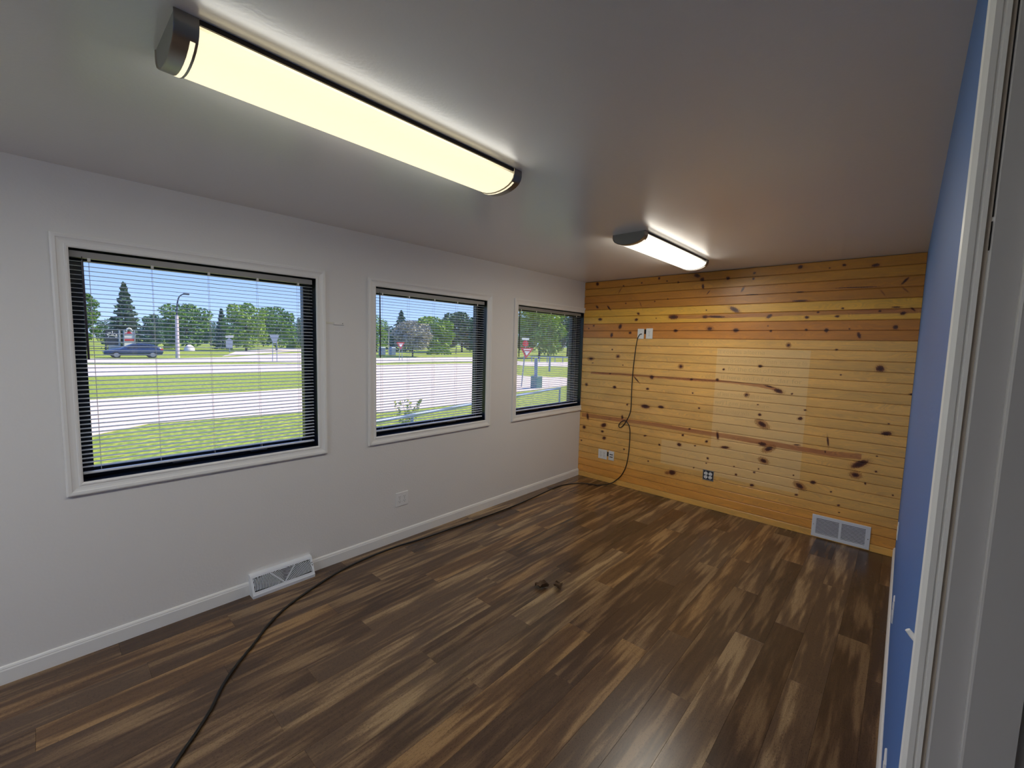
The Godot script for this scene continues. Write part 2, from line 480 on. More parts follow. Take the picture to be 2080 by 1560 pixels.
func plank(parent: Node, x0: float, x1: float, a: float, b: float, start: float, print_: int, flip: int, tint: int) -> void:
	var st := mb()
	var e := 0.0007
	var uv := func(x: float, z: float) -> Vector2:
		var u := (z - start) / 1.235
		if flip:
			u = 1.0 - u
		return Vector2(clampf(u, 0.002, 0.998), (print_ + 0.02 + 0.96 * (x - x0) / 0.15) / 8.0)
	var top := [Vector3(x0 + e, 0, a + e), Vector3(x1 - e, 0, a + e), Vector3(x1 - e, 0, b - e), Vector3(x0 + e, 0, b - e)]
	var low := [Vector3(x0, -0.0012, a), Vector3(x1, -0.0012, a), Vector3(x1, -0.0012, b), Vector3(x0, -0.0012, b)]
	quad(st, top[3], top[2], top[1], top[0], [uv.call(x0, b), uv.call(x1, b), uv.call(x1, a), uv.call(x0, a)])
	for i in 4:
		var j := (i + 1) % 4
		var w: Vector2 = uv.call(low[i].x, low[i].z)
		var v: Vector2 = uv.call(low[j].x, low[j].z)
		quad(st, top[i], top[j], low[j], low[i], [w, v, v, w])
		quad(st, low[i], low[j], low[j] - Vector3(0, 0.007, 0), low[i] - Vector3(0, 0.007, 0), [w, v, v, w])
	obj("plank", st, M.planks[tint], parent)

func build_pine() -> void:
	var st := mb()
	box(st, Vector3(-0.15, 0, -0.15), Vector3(W + 0.12, H, 0.0))
	var wall := obj("wall_back", st, M.back)
	part_of_room(wall, "knotty varnished pine board wall")
	var face := 0.018
	var deep := 0.003
	var g := 0.0031
	for k in 15:
		var yt := 2.436 - k * 2.0 * PITCH
		var yb := maxf(yt - 2.0 * PITCH, 0.002)
		# square joint above, eased upper edge below, and a mock joint half way down
		var prof := [Vector2(yt, 0.0), Vector2(yt, deep), Vector2(yt - g, deep), Vector2(yt - g, 0.0145), Vector2(yt - 2.2 * g, face)]
		var ym := yt - PITCH
		if ym - 2.2 * g > yb:
			prof.append_array([Vector2(ym + g, face), Vector2(ym + g, deep), Vector2(ym - g, deep), Vector2(ym - g, 0.0145), Vector2(ym - 2.2 * g, face)])
		if yb > 0.01:
			prof.append_array([Vector2(yb + g, face), Vector2(yb + g, deep), Vector2(yb, deep), Vector2(yb, 0.0)])
		else:
			prof.append_array([Vector2(yb, face), Vector2(yb, 0.0)])
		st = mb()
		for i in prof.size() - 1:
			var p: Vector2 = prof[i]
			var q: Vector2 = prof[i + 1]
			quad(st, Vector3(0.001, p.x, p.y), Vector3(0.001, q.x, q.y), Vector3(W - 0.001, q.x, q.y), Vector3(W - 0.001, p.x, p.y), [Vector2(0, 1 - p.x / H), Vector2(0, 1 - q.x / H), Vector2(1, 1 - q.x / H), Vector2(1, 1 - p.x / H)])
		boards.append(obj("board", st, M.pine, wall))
	ghost_letters()

func ghost_letters() -> void:
	# faint print left on the faded boards by a poster
	var ink := mat(rgb(224, 184, 124), 0.4)
	var font := SystemFont.new()
	font.font_names = PackedStringArray(["Droid Sans"])
	for l in [[1458, 716, 1552, "it comes alterna"], [1459, 734, 1640, "what is come on  the man  learning to"], [1478, 752, 1605, "for the Cost of honor"], [1464, 767, 1628, "if here and of de  dar for"], [1457, 803, 1566, "of less trouble  with it seem"], [1452, 820, 1562, "way I gaw just endure"], [1454, 838, 1520, "For today wh"]]:
		var a := at_z(l[0], l[1], 0.018)
		var b := at_z(l[2], l[1], 0.018)
		var t := TextMesh.new()
		t.text = l[3]
		t.font = font
		t.font_size = 32
		t.pixel_size = 0.0015
		t.depth = 0.0004
		t.horizontal_alignment = HORIZONTAL_ALIGNMENT_LEFT
		var k := clampi(int((2.436 - a.y) / (2.0 * PITCH)), 0, 14)
		var s := clampi(int((2.436 - a.y) / PITCH), 0, 28)
		var o := same("ghost_lettering", t, ink, boards[k], Vector3(a.x, 2.436 - (s + 0.5) * PITCH, 0.0181))
		o.scale.x = (b.x - a.x) / maxf(t.get_aabb().size.x, 0.05)
		o.set_meta("label", "faint ghost of poster print on the faded boards")

func build_baseboards() -> void:
	var prof := PackedVector2Array([Vector2(0, 0), Vector2(0.013, 0), Vector2(0.013, 0.066), Vector2(0.0105, 0.072), Vector2(0.0105, 0.076), Vector2(0.007, 0.083), Vector2(0.003, 0.086), Vector2(0, 0.086)])
	var st := mb()
	var left := func(u: float, v: float, w: float) -> Vector3: return Vector3(u, v, w)
	prism(st, prof, left, 0.019, 3.409)
	prism(st, prof, left, 3.797, ZN)
	part_of_room(obj("baseboard_left", st, M.trim), "white baseboard under the windows")
	st = mb()
	prism(st, prof, func(u: float, v: float, w: float) -> Vector3: return Vector3(W - u, v, w), 0.019, 3.885)
	part_of_room(obj("baseboard_right", st, M.trim), "white baseboard along the blue wall")

func casing(parent: Node, lo: Vector2, hi: Vector2, sides: Array) -> void:
	# mitred moulding round an opening in the plane x = 0; lo, hi = (z, y)
	var prof := [Vector2(-0.003, 0.0), Vector2(-0.003, 0.009), Vector2(0.004, 0.0125), Vector2(0.011, 0.0125), Vector2(0.014, 0.010), Vector2(0.026, 0.011), Vector2(0.037, 0.0145), Vector2(0.040, 0.0175), Vector2(0.052, 0.019), Vector2(0.058, 0.017), Vector2(0.060, 0.0)]
	var corner := func(k: int, w: float, h: float) -> Vector3:
		var z: float = (lo.x - w) if k == 0 or k == 3 else (hi.x + w)
		var y: float = (lo.y - w) if k < 2 else (hi.y + w)
		if not 3 in sides and (k == 0 or k == 3):
			z = 0.0185
		return Vector3(h, y, z)
	for k in sides:
		var st := mb()
		for i in prof.size() - 1:
			var p: Vector2 = prof[i]
			var q: Vector2 = prof[i + 1]
			quad(st, corner.call(k, p.x, p.y), corner.call((k + 1) % 4, p.x, p.y), corner.call((k + 1) % 4, q.x, q.y), corner.call(k, q.x, q.y))
		obj("casing", st, M.trim, parent)

func build_window(i: int) -> void:
	var z0: float = OPENINGS[i][0]
	var z1: float = OPENINGS[i][1]
	var root := Node3D.new()
	put(root, "window_%d" % (i + 1), self)
	part_of_room(root, ["window farthest from the pine wall", "middle window of the white wall", "window beside the pine wall", "window past the register, across from the doorway"][i])
	casing(root, Vector2(z0, SILL), Vector2(z1, HEAD), [0, 1, 2] if i == 2 else [0, 1, 2, 3])
	var e := 0.0115
	var st := mb()
	box(st, Vector3(-0.149, SILL - e, z0 - e), Vector3(-0.001, SILL, z1 + e))
	box(st, Vector3(-0.149, HEAD, z0 - e), Vector3(-0.001, HEAD + e, z1 + e))
	box(st, Vector3(-0.149, SILL, z0 - e), Vector3(-0.001, HEAD, z0))
	box(st, Vector3(-0.149, SILL, z1), Vector3(-0.001, HEAD, z1 + e))
	obj("jamb", st, M.frame, root)
	var f := 0.05
	var fr := 0.095 if i == 2 else f
	st = mb()
	for b in [[Vector3(-0.145, SILL, z0), Vector3(-0.095, SILL + f, z1)], [Vector3(-0.145, HEAD - f, z0), Vector3(-0.095, HEAD, z1)], [Vector3(-0.145, SILL + f, z0), Vector3(-0.095, HEAD - f, z0 + fr)], [Vector3(-0.145, SILL + f, z1 - f), Vector3(-0.095, HEAD - f, z1)]]:
		cbox(st, b[0], b[1], 0.003)
	obj("sash", st, M.frame, root)
	st = mb()
	box(st, Vector3(-0.124, SILL + f - 0.004, z0 + fr - 0.004), Vector3(-0.120, HEAD - f + 0.004, z1 - f + 0.004))
	obj("pane", st, M.glass, root)
	for a in [0.36, 0.7]:
		var zc := lerpf(z1, z0, a)
		st = mb()
		cbox(st, Vector3(-0.094, SILL + 0.012, zc - 0.05), Vector3(-0.074, SILL + 0.030, zc + 0.05), 0.004)
		tube(st, [Vector3(-0.078, SILL + 0.026, zc - 0.03), Vector3(-0.066, SILL + 0.030, zc + 0.01), Vector3(-0.062, SILL + 0.026, zc + 0.055)], 0.005, 0.004)
		obj("sash_latch", st, M.metal, root)
	if i < 3:
		build_blind(i, z0, z1)

func build_blind(i: int, z0: float, z1: float) -> void:
	var a := z0 + (0.018 if i < 2 else 0.03)
	var b := z1 - 0.004
	var n := 48
	var where: String = ["in the window farthest from the pine wall", "in the middle window", "in the window beside the pine wall"][i]
	var root := thing("window_blind", "white aluminium mini blind with open slats " + where, "blind", Vector3(-0.031, SILL, (a + b) / 2.0), "mini blinds in the windows")
	var h := (b - a) / 2.0
	var st := mb()
	cbox(st, Vector3(-0.013, 1.119, -h), Vector3(0.013, 1.151, h), 0.002)
	box(st, Vector3(0.0128, 1.120, -h), Vector3(0.0152, 1.1225, h))
	obj("headrail", st, M.rail, root)
	# one slat, shallow arch across its 25 mm, slightly tipped
	st = mb()
	var up := []
	var dn := []
	for k in 5:
		var u := (k - 2) / 2.0
		var p := Vector2(u * 0.0125, 0.0027 * (1.0 - u * u)).rotated(-0.075)
		up.append(p + Vector2(0, 0.0003))
		dn.append(p - Vector2(0, 0.0003))
	var ring := up.duplicate()
	for k in 5:
		ring.append(dn[4 - k])
	for k in ring.size():
		var p: Vector2 = ring[k]
		var q: Vector2 = ring[(k + 1) % ring.size()]
		quad(st, Vector3(p.x, p.y, -h), Vector3(q.x, q.y, -h), Vector3(q.x, q.y, h), Vector3(p.x, p.y, h))
	for s in [-h, h]:
		for k in 4:
			quad(st, Vector3(up[k].x, up[k].y, s), Vector3(up[k + 1].x, up[k + 1].y, s), Vector3(dn[k + 1].x, dn[k + 1].y, s), Vector3(dn[k].x, dn[k].y, s))
	var slat := st.commit()
	for k in n:
		same("slat", slat, M.slat, root, Vector3(0, 1.101 - k * 0.0219, 0))
	st = mb()
	cbox(st, Vector3(-0.0115, 0.034, -h), Vector3(0.0115, 0.046, h), 0.003)
	obj("bottom_rail", st, M.slat, root)
	for f in [0.06, 0.27, 0.49, 0.71, 0.92]:
		var z := lerpf(h, -h, f)
		st = mb()
		for s in [-0.0128, 0.0128]:
			tube(st, [Vector3(s, 1.12, z), Vector3(s, 0.05, z)], 0.0007, -1.0, 5)
		obj("ladder_cord", st, M.cord, root)
		st = mb()
		cbox(st, Vector3(0.0128, 1.105, z - 0.006), Vector3(0.0165, 1.121, z + 0.006), 0.001)
		obj("clip", st, M.cord, root)
	st = mb()
	var zw := h - 0.045
	tube(st, [Vector3(0.018, 1.105, zw), Vector3(0.0195, 0.62, zw - 0.002)], 0.0046, -1.0, 6)
	tube(st, [Vector3(0.014, 1.125, zw), Vector3(0.018, 1.118, zw), Vector3(0.018, 1.10, zw)], 0.0016, -1.0, 5)
	obj("tilt_wand", st, M.wand, root)

func build_doorway() -> void:
	var root := Node3D.new()
	put(root, "door_1", self)
	part_of_room(root, "white doorway casing and jamb in the blue wall")
	# casing on the room face of the blue wall; its edge, seen from the opening, has a bead
	var prof := PackedVector2Array([Vector2(3.945, W), Vector2(3.945, W - 0.0035), Vector2(3.9425, W - 0.0045), Vector2(3.9425, W - 0.0058), Vector2(3.945, W - 0.0068), Vector2(3.9455, W - 0.012), Vector2(3.943, W - 0.0165), Vector2(3.938, W - 0.018), Vector2(3.915, W - 0.0165), Vector2(3.893, W - 0.011), Vector2(3.887, W - 0.006), Vector2(3.887, W)])
	var st := mb()
	prism(st, prof, func(u: float, v: float, w: float) -> Vector3: return Vector3(v, w, u), 0.0, 2.14)
	obj("casing", st, M.trim, root)
	st = mb()
	box(st, Vector3(W - 0.018, 2.14, 3.887), Vector3(W, 2.198, 4.918))
	obj("casing", st, M.trim, root)
	st = mb()
	box(st, Vector3(W - 0.018, 0, 4.86), Vector3(W, 2.14, 4.918))
	obj("casing", st, M.trim, root)
	# strip of wall edge between casing and jamb with the reveal shade put into its colour, the jamb board with its eased corner, and the stop
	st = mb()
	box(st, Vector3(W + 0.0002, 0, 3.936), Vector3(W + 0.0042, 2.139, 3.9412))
	obj("jamb_filler", st, M.reveal_shade, root)
	var j := PackedVector2Array([Vector2(3.90, W + 0.004), Vector2(3.946, W + 0.004), Vector2(3.9488, W + 0.0046), Vector2(3.950, W + 0.006), Vector2(3.9500, W + 0.029), Vector2(3.9600, W + 0.029), Vector2(3.9622, W + 0.0297), Vector2(3.963, W + 0.0315), Vector2(3.963, W + 0.068), Vector2(3.950, W + 0.069), Vector2(3.950, W + 0.12), Vector2(3.90, W + 0.12)])
	st = mb()
	prism(st, j, func(u: float, v: float, w: float) -> Vector3: return Vector3(v, w, u), 0.0, 2.139)
	obj("jamb", st, M.door, root)
	st = mb()
	box(st, Vector3(W + 0.004, 0, 4.84), Vector3(W + 0.12, 2.139, 4.86))
	box(st, Vector3(W + 0.004, 2.12, 3.95), Vector3(W + 0.12, 2.139, 4.84))
	obj("jamb", st, M.door, root)
	st = mb()
	box(st, Vector3(W + 0.0034, 1.80, 3.947), Vector3(W + 0.0041, 2.12, 3.9496))
	box(st, Vector3(W + 0.0034, 1.765, 3.947), Vector3(W + 0.0041, 1.795, 3.9496))
	obj("open_joint", st, M.gap, root)

# ------------------------------------------------------------------ fittings
func d_profile(s: float) -> Array:
	return [Vector2(-0.121, 0), Vector2(-0.121, -0.024), Vector2(-0.116, -0.040), Vector2(-0.104, -0.054), Vector2(-0.085, -0.065), Vector2(-0.058, -0.074), Vector2(-0.028, -0.079), Vector2(0, -0.0805), Vector2(0.028, -0.079), Vector2(0.058, -0.074), Vector2(0.085, -0.065), Vector2(0.104, -0.054), Vector2(0.116, -0.040), Vector2(0.121, -0.024), Vector2(0.121, 0)].map(func(p: Vector2) -> Vector2: return p * s)

func ceiling_light(z0: float, z1: float, glow: Color, shine: Color, strength: float, light_energy: float, label: String) -> void:
	var xm := 1.531
	var root := thing("ceiling_light", label, "light", Vector3(xm, H, (z0 + z1) / 2.0), "wraparound ceiling lights")
	var h := (z1 - z0) / 2.0
	var capw := 0.052
	var lit := mat(Color(0.95, 0.93, 0.88), 0.4)
	lit.emission_enabled = true
	lit.emission = glow
	lit.emission_energy_multiplier = strength
	var rows := []
	var st := mb()
	for z in [-h + capw, h - capw]:
		var row := []
		for p in d_profile(0.965).slice(1, 14):
			row.append(Vector3(p.x, p.y, z))
		rows.append(row)
	grid(st, rows)
	obj("diffuser", st, lit, root)
	for s in [-1.0, 1.0]:
		st = mb()
		rows = []
		for e in [[capw, 1.0], [0.003, 1.0], [0.0, 0.985]]:
			var row := []
			for p in d_profile(e[1]):
				row.append(Vector3(p.x, p.y, s * (h - e[0])))
			rows.append(row)
		grid(st, rows)
		var inner := []
		for p in d_profile(0.985):
			inner.append(Vector3(p.x, p.y, s * h))
		var face := []
		for p in d_profile(0.94):
			face.append(Vector3(p.x, p.y, s * (h - 0.003)))
		grid(st, [inner, face])
		var cap := obj("end_cap", st, M.nickel, root)
		st = mb()
		fan(st, face)
		obj("end_plate", st, M.cap_end, cap)
		st = mb()
		rows = []
		for z in [h - capw + 0.006, h - capw + 0.017]:
			var row := []
			for p in d_profile(1.006).slice(3, 12):
				row.append(Vector3(p.x, p.y, s * z))
			rows.append(row)
		grid(st, rows)
		obj("light_slot", st, lit, cap)
	for s in [-1.0, 1.0]:
		st = mb()
		cbox(st, Vector3(minf(s * 0.110, s * 0.1205), -0.013, -h + capw), Vector3(maxf(s * 0.110, s * 0.1205), -0.0005, h - capw), 0.002)
		obj("pan_edge", st, M.bronze, root)
	# the curved diffuser shines down and out to both sides
	for k in [[Vector3(0, -0.086, 0), Vector3(-90, 0, 0), 0.2, 0.62], [Vector3(0.110, -0.062, 0), Vector3(-42, -90, 0), 0.1, 0.11], [Vector3(-0.110, -0.062, 0), Vector3(-42, 90, 0), 0.1, 0.11]]:
		var l := AreaLight3D.new()
		put(l, "lamp_glow", root)
		l.position = k[0]
		l.rotation_degrees = k[1]
		l.area_size = Vector2(k[2], 2.0 * (h - capw)) if k[0].x == 0.0 else Vector2(2.0 * (h - capw), k[2])
		l.light_color = shine
		l.light_energy = light_energy * float(k[3])
		l.area_range = 14.0
		l.shadow_enabled = true

func receptacle(parent: Node, c: Vector3, right: Vector3, up: Vector3, out: Vector3, s := 1.0) -> void:
	# rounded outlet face with two slots and a ground hole
	var ring := []
	var back := []
	for k in 16:
		var a := TAU * k / 16.0
		var p := right * clampf(cos(a) * 0.0175, -0.0165, 0.0165) * s + up * clampf(sin(a) * 0.0175, -0.0135, 0.0135) * s
		ring.append(c + p + out * 0.0012)
		back.append(c + p - out * 0.001)
	var st := mb()
	grid(st, [back, ring], true)
	fan(st, ring)
	var face := obj("receptacle", st, M.plate, parent)
	st = mb()
	for k in [[-0.0065, 0.004, 0.0012, 0.0042], [0.0065, 0.004, 0.0012, 0.0034], [0.0, -0.0075, 0.0024, 0.0024]]:
		var m: Vector3 = c + (right * float(k[0]) + up * float(k[1])) * s + out * 0.0013
		quad(st, m - right * k[2] - up * k[3], m + right * k[2] - up * k[3], m + right * k[2] + up * k[3], m - right * k[2] + up * k[3])
	obj("slots", st, M.slot, face)

func wall_plate(called: String, label: String, at: Vector3, right: Vector3, out: Vector3, w: float, h: float, kind: String) -> Node3D:
	var root := thing(called, label, "outlet", at)
	var up := Vector3.UP
	var st := mb()
	var ring := func(k: float, d: float) -> Array:
		return [right * (-w / 2.0 + k) + up * (-h / 2.0 + k) + out * d, right * (w / 2.0 - k) + up * (-h / 2.0 + k) + out * d, right * (w / 2.0 - k) + up * (h / 2.0 - k) + out * d, right * (-w / 2.0 + k) + up * (h / 2.0 - k) + out * d]
	var levels := [ring.call(0.0, 0.0), ring.call(0.0, 0.003), ring.call(0.0025, 0.0055)]
	for i in 2:
		for j in 4:
			quad(st, levels[i][j], levels[i][(j + 1) % 4], levels[i + 1][(j + 1) % 4], levels[i + 1][j])
	quad(st, levels[2][0], levels[2][1], levels[2][2], levels[2][3])
	obj("cover_plate", st, M.plate, root)
	if kind == "double" or kind == "duplex":
		for x in ([-0.023, 0.023] if kind == "double" else [0.0]):
			for y in [-0.0195, 0.0195]:
				receptacle(root, right * x + up * y + out * 0.0055, right, up, out)
			st = mb()
			tube(st, [right * x + out * 0.0054, right * x + out * 0.0066], 0.003, -1.0, 8)
			obj("screw", st, M.metal, root)
	elif kind == "jacks":
		for y in [-0.016, 0.014]:
			for x in [-0.011, 0.011]:
				st = mb()
				var m: Vector3 = right * x + up * y + out * 0.0058
				quad(st, m - right * 0.0085 - up * 0.0065, m + right * 0.0085 - up * 0.0065, m + right * 0.0085 + up * 0.0065, m - right * 0.0085 + up * 0.0065)
				obj("jack", st, M.slot, root)
	elif kind == "cable":
		st = mb()
		tube(st, [right * 0.012 - up * 0.002 + out * 0.005, right * 0.012 - up * 0.002 + out * 0.014], 0.007, 0.006, 10)
		obj("connector", st, M.metal, root)
	return root

func build_plates() -> void:
	var zx := Vector3(0, 0, -1)
	wall_plate("double_outlet", "white four socket outlet plate low on the white wall under the middle window", Vector3(0, 0.347, 2.651), zx, Vector3.RIGHT, 0.118, 0.116, "double")
	var f := Vector3(0, 0, 0.0182)
	var r := Vector3.RIGHT
	var o := Vector3(0, 0, 1)
	wall_plate("cable_plate", "white wall plate high on the pine wall that the black cable runs from", f + Vector3(0.768, 1.808, 0), r, o, 0.076, 0.114, "cable")
	wall_plate("outlet", "white outlet plate high on the pine wall next to the cable plate", f + Vector3(0.871, 1.811, 0), r, o, 0.078, 0.116, "duplex")
	wall_plate("double_outlet", "white four socket outlet plate low on the pine wall near the window corner", f + Vector3(0.351, 0.339, 0), r, o, 0.119, 0.116, "double")
	wall_plate("jack_plate", "narrow white plate with dark data jacks low on the pine wall", f + Vector3(0.470, 0.341, 0), r, o, 0.073, 0.114, "jacks")
	# dark box edges left showing between the paired plates
	for c in [Vector3(0.8195, 1.832, 0.0185), Vector3(0.422, 0.352, 0.0185)]:
		var st := mb()
		cbox(st, c + Vector3(-0.010, -0.026, -0.004), c + Vector3(0.010, 0.026, 0.0008), 0.0006)
		tag(obj("wall_box_edge", st, M.gap), ["dark electrical box edge between the upper pair of wall plates", "dark electrical box edge between the lower pair of wall plates"][0 if c.y > 1.0 else 1], "box")
	# outlet without its cover plate
	var root := thing("bare_outlet_box", "uncovered double outlet in a metal box ring on the pine wall", "outlet", f + Vector3(1.594, 0.353, 0))
	var st := mb()
	for b in [[-0.054, 0.044, 0.054, 0.054], [-0.054, -0.054, 0.054, -0.044], [-0.054, -0.044, -0.046, 0.044], [0.046, -0.044, 0.054, 0.044]]:
		cbox(st, Vector3(b[0], b[1], 0.0), Vector3(b[2], b[3], 0.003), 0.0008)
	obj("box_ring", st, M.metal, root)
	st = mb()
	box(st, Vector3(-0.047, -0.045, -0.001), Vector3(0.047, 0.045, 0.0006))
	obj("box_opening", st, mat(rgb(24, 30, 44), 0.7), root)
	for x in [-0.022, 0.022]:
		st = mb()
		cbox(st, Vector3(x - 0.008, -0.054, 0.003), Vector3(x + 0.008, 0.054, 0.0042), 0.0005)
		obj("outlet_strap", st, M.metal, root)
		for y in [-0.0185, 0.0185]:
			receptacle(root, Vector3(x, y, 0.0055), r, Vector3.UP, o, 1.08)
	# plates seen edge-on along the blue wall
	var bz := Vector3(0, 0, 1)
	wall_plate("outlet", "white outlet plate on the blue wall close to the pine wall", Vector3(W, 0.375, 0.50), bz, Vector3.LEFT, 0.073, 0.116, "duplex")
	wall_plate("outlet", "white outlet plate halfway along the blue wall", Vector3(W, 0.372, 1.80), bz, Vector3.LEFT, 0.075, 0.116, "duplex")
	wall_plate("outlet", "white outlet plate on the blue wall nearest the doorway", Vector3(W, 0.372, 2.96), bz, Vector3.LEFT, 0.075, 0.116, "duplex")
	root = wall_plate("light_switch", "white toggle light switch on the blue wall beside the door casing", Vector3(W, 1.235, 3.80), bz, Vector3.LEFT, 0.073, 0.116, "switch")
	root.set_meta("category", "switch")
	st = mb()
	tube(st, [Vector3(-0.005, -0.002, 0), Vector3(-0.013, 0.006, 0), Vector3(-0.019, 0.013, 0)], 0.0045, 0.0035, 8)
	obj("toggle", st, M.plate, root)

func build_register() -> void:
	# baseboard register: sloped face with a fan of curved vanes
	var root := thing("baseboard_register", "white sloped baseboard register with fan shaped vanes under the window", "vent", Vector3(0, 0, 3.603))
	var h := 0.194
	var prof := PackedVector2Array([Vector2(0, 0), Vector2(0.084, 0), Vector2(0.086, 0.020), Vector2(0.083, 0.024), Vector2(0.034, 0.128), Vector2(0.028, 0.133), Vector2(0, 0.133)])
	var st := mb()
	var to := func(u: float, v: float, w: float) -> Vector3: return Vector3(u, v, w)
	for s in [-1.0, 1.0]:
		prism(st, prof, to, s * h, s * (h - 0.014))
	prism(st, PackedVector2Array([Vector2(0, 0), Vector2(0.084, 0), Vector2(0.086, 0.020), Vector2(0.083, 0.024), Vector2(0.0765, 0.038), Vector2(0.060, 0.030), Vector2(0.03, 0.006)]), to, -h + 0.014, h - 0.014)
	prism(st, PackedVector2Array([Vector2(0, 0.133), Vector2(0.028, 0.133), Vector2(0.034, 0.128), Vector2(0.0395, 0.1163), Vector2(0.025, 0.108), Vector2(0, 0.122)]), to, -h + 0.014, h - 0.014)
	obj("body", st, M.vent, root)
	st = mb()
	quad(st, Vector3(0.060, 0.028, -h + 0.01), Vector3(0.060, 0.028, h - 0.01), Vector3(0.022, 0.112, h - 0.01), Vector3(0.022, 0.112, -h + 0.01))
	obj("duct", st, M.slot, root)
	# sloped face: s along z, t up the slope
	var o := Vector3(0.0755, 0.040, 0)
	var ut := (Vector3(0.0395, 0.1163, 0) - o).normalized()
	var nt := Vector3(ut.y, -ut.x, 0)
	var tall := 0.0845
	var half := h - 0.014
	var ribbon := func(mesh: SurfaceTool, pts: Array, w: float, deep: float) -> void:
		for i in pts.size() - 1:
			var a: Vector2 = pts[i]
			var b: Vector2 = pts[i + 1]
			var n: Vector2 = (b - a).orthogonal().normalized() * w / 2.0
			var c := []
			for d in [0.0, -deep]:
				for q in [a - n, b - n, b + n, a + n]:
					c.append(o + Vector3(0, 0, q.x) + ut * q.y + nt * d)
			quad(mesh, c[0], c[1], c[2], c[3])
			quad(mesh, c[0], c[1], c[5], c[4])
			quad(mesh, c[3], c[2], c[6], c[7])
	for k in 22:
		var r := 0.016 + k * 0.0088
		var run := []
		for i in 62:
			var a := PI * i / 60.0
			var p := Vector2(cos(a), sin(a)) * r + Vector2(0.0, -0.004)
			if i < 61 and absf(p.x) < half and p.y > -0.002 and p.y < tall:
				run.append(p)
			else:
				if run.size() > 1:
					st = mb()
					ribbon.call(st, run, 0.0034, 0.008)
					obj("vane", st, M.vent, root)
				run = []
	for s in [-1.0, 1.0]:
		st = mb()
		ribbon.call(st, [Vector2(0, -0.004), Vector2(s * 0.078, tall)], 0.0075, 0.006)
		obj("divider", st, M.vent, root)
	for y in [0.098, 0.082]:
		st = mb()
		cbox(st, Vector3(0.0, -0.004, 0.0) + o + ut * (y - 0.04) + Vector3(-0.001, 0, -h + 0.005), o + ut * (y - 0.04) + Vector3(0.002, 0.004, -h + 0.009), 0.0005)
		obj("damper_slot", st, M.slot, root)

func build_grille() -> void:
	var root := thing("return_air_grille", "white return air grille with two banks of louvers at the foot of pine wall", "vent", Vector3(2.708, 0.110, 0.0182))
	var w := 0.203
	var h := 0.099
	var st := mb()
	for b in [[-w, h - 0.030, w, h], [-w, -h, w, -h + 0.030], [-w, -h + 0.030, -w + 0.032, h - 0.030], [w - 0.032, -h + 0.030, w, h - 0.030]]:
		cbox(st, Vector3(b[0], b[1], 0.0), Vector3(b[2], b[3], 0.008), 0.0015)
	obj("frame", st, M.vent, root)
	st = mb()
	cbox(st, Vector3(-0.009, -h + 0.03, 0.0), Vector3(0.009, h - 0.03, 0.008), 0.001)
	obj("mullion", st, M.vent, root)
	st = mb()
	quad(st, Vector3(-w + 0.03, -h + 0.03, 0.0005), Vector3(w - 0.03, -h + 0.03, 0.0005), Vector3(w - 0.03, h - 0.03, 0.0005), Vector3(-w + 0.03, h - 0.03, 0.0005))
	obj("duct", st, M.slot, root)
	var n := 11
	st = mb()
	var lw := (w - 0.032 - 0.009) / 2.0
	cbox(st, Vector3(-lw, -0.0032, 0.004), Vector3(lw, 0.0032, 0.0066), 0.0006)
	var louver := st.commit()
	for s in [-1.0, 1.0]:
		for k in n:
			same("louver", louver, M.vent, root, Vector3(s * (0.009 + lw), h - 0.0385 - k * 0.0121, 0))
	for s in [-1.0, 1.0]:
		st = mb()
		tube(st, [Vector3(s * (w - 0.013), -0.01 * s, 0.0078), Vector3(s * (w - 0.013), -0.01 * s, 0.0092)], 0.0035, -1.0, 8)
		obj("screw", st, M.metal if s < 0 else M.slot, root)

func build_cable() -> void:
	var on_wall := [[0.780, 1.806, 0.034], [0.765, 1.797, 0.043], [0.741, 1.745, 0.040], [0.722, 1.629, 0.033], [0.707, 1.46, 0.030], [0.698, 1.289, 0.028], [0.698, 1.118, 0.028], [0.699, 0.945, 0.028], [0.679, 0.856, 0.028], [0.639, 0.775, 0.030], [0.604, 0.723, 0.034], [0.573, 0.703, 0.036], [0.559, 0.728, 0.038], [0.582, 0.767, 0.040], [0.625, 0.796, 0.042], [0.664, 0.784, 0.042], [0.698, 0.731, 0.040], [0.708, 0.657, 0.036], [0.704, 0.51, 0.030], [0.693, 0.361, 0.028], [0.668, 0.238, 0.028], [0.622, 0.138, 0.030], [0.561, 0.064, 0.036], [0.505, 0.018, 0.065]]
	var on_floor := [[0.440, 0.188], [0.339, 0.243], [0.236, 0.299], [0.154, 0.44], [0.117, 0.635], [0.146, 1.034], [0.172, 1.463], [0.163, 1.868], [0.147, 2.217], [0.132, 2.526], [0.104, 2.789], [0.112, 3.05], [0.148, 3.259], [0.222, 3.467], [0.308, 3.657], [0.411, 3.805], [0.544, 3.935], [0.651, 4.045], [0.753, 4.13], [0.862, 4.199], [0.955, 4.272], [1.02, 4.331], [1.075, 4.378], [1.22, 4.52], [1.33, 4.72], [1.36, 5.0]]
	var pts := []
	for p in on_wall:
		pts.append(Vector3(p[0], p[1], p[2]))
	for p in on_floor:
		pts.append(Vector3(p[0], 0.0078, p[1]))
	var st := mb()
	tube(st, curve(pts, 0.018), 0.0046, 0.0078, 8)
	tag(obj("black_cable", st, M.cable), "long black cable hanging down the pine wall and trailing across the floor", "cable")

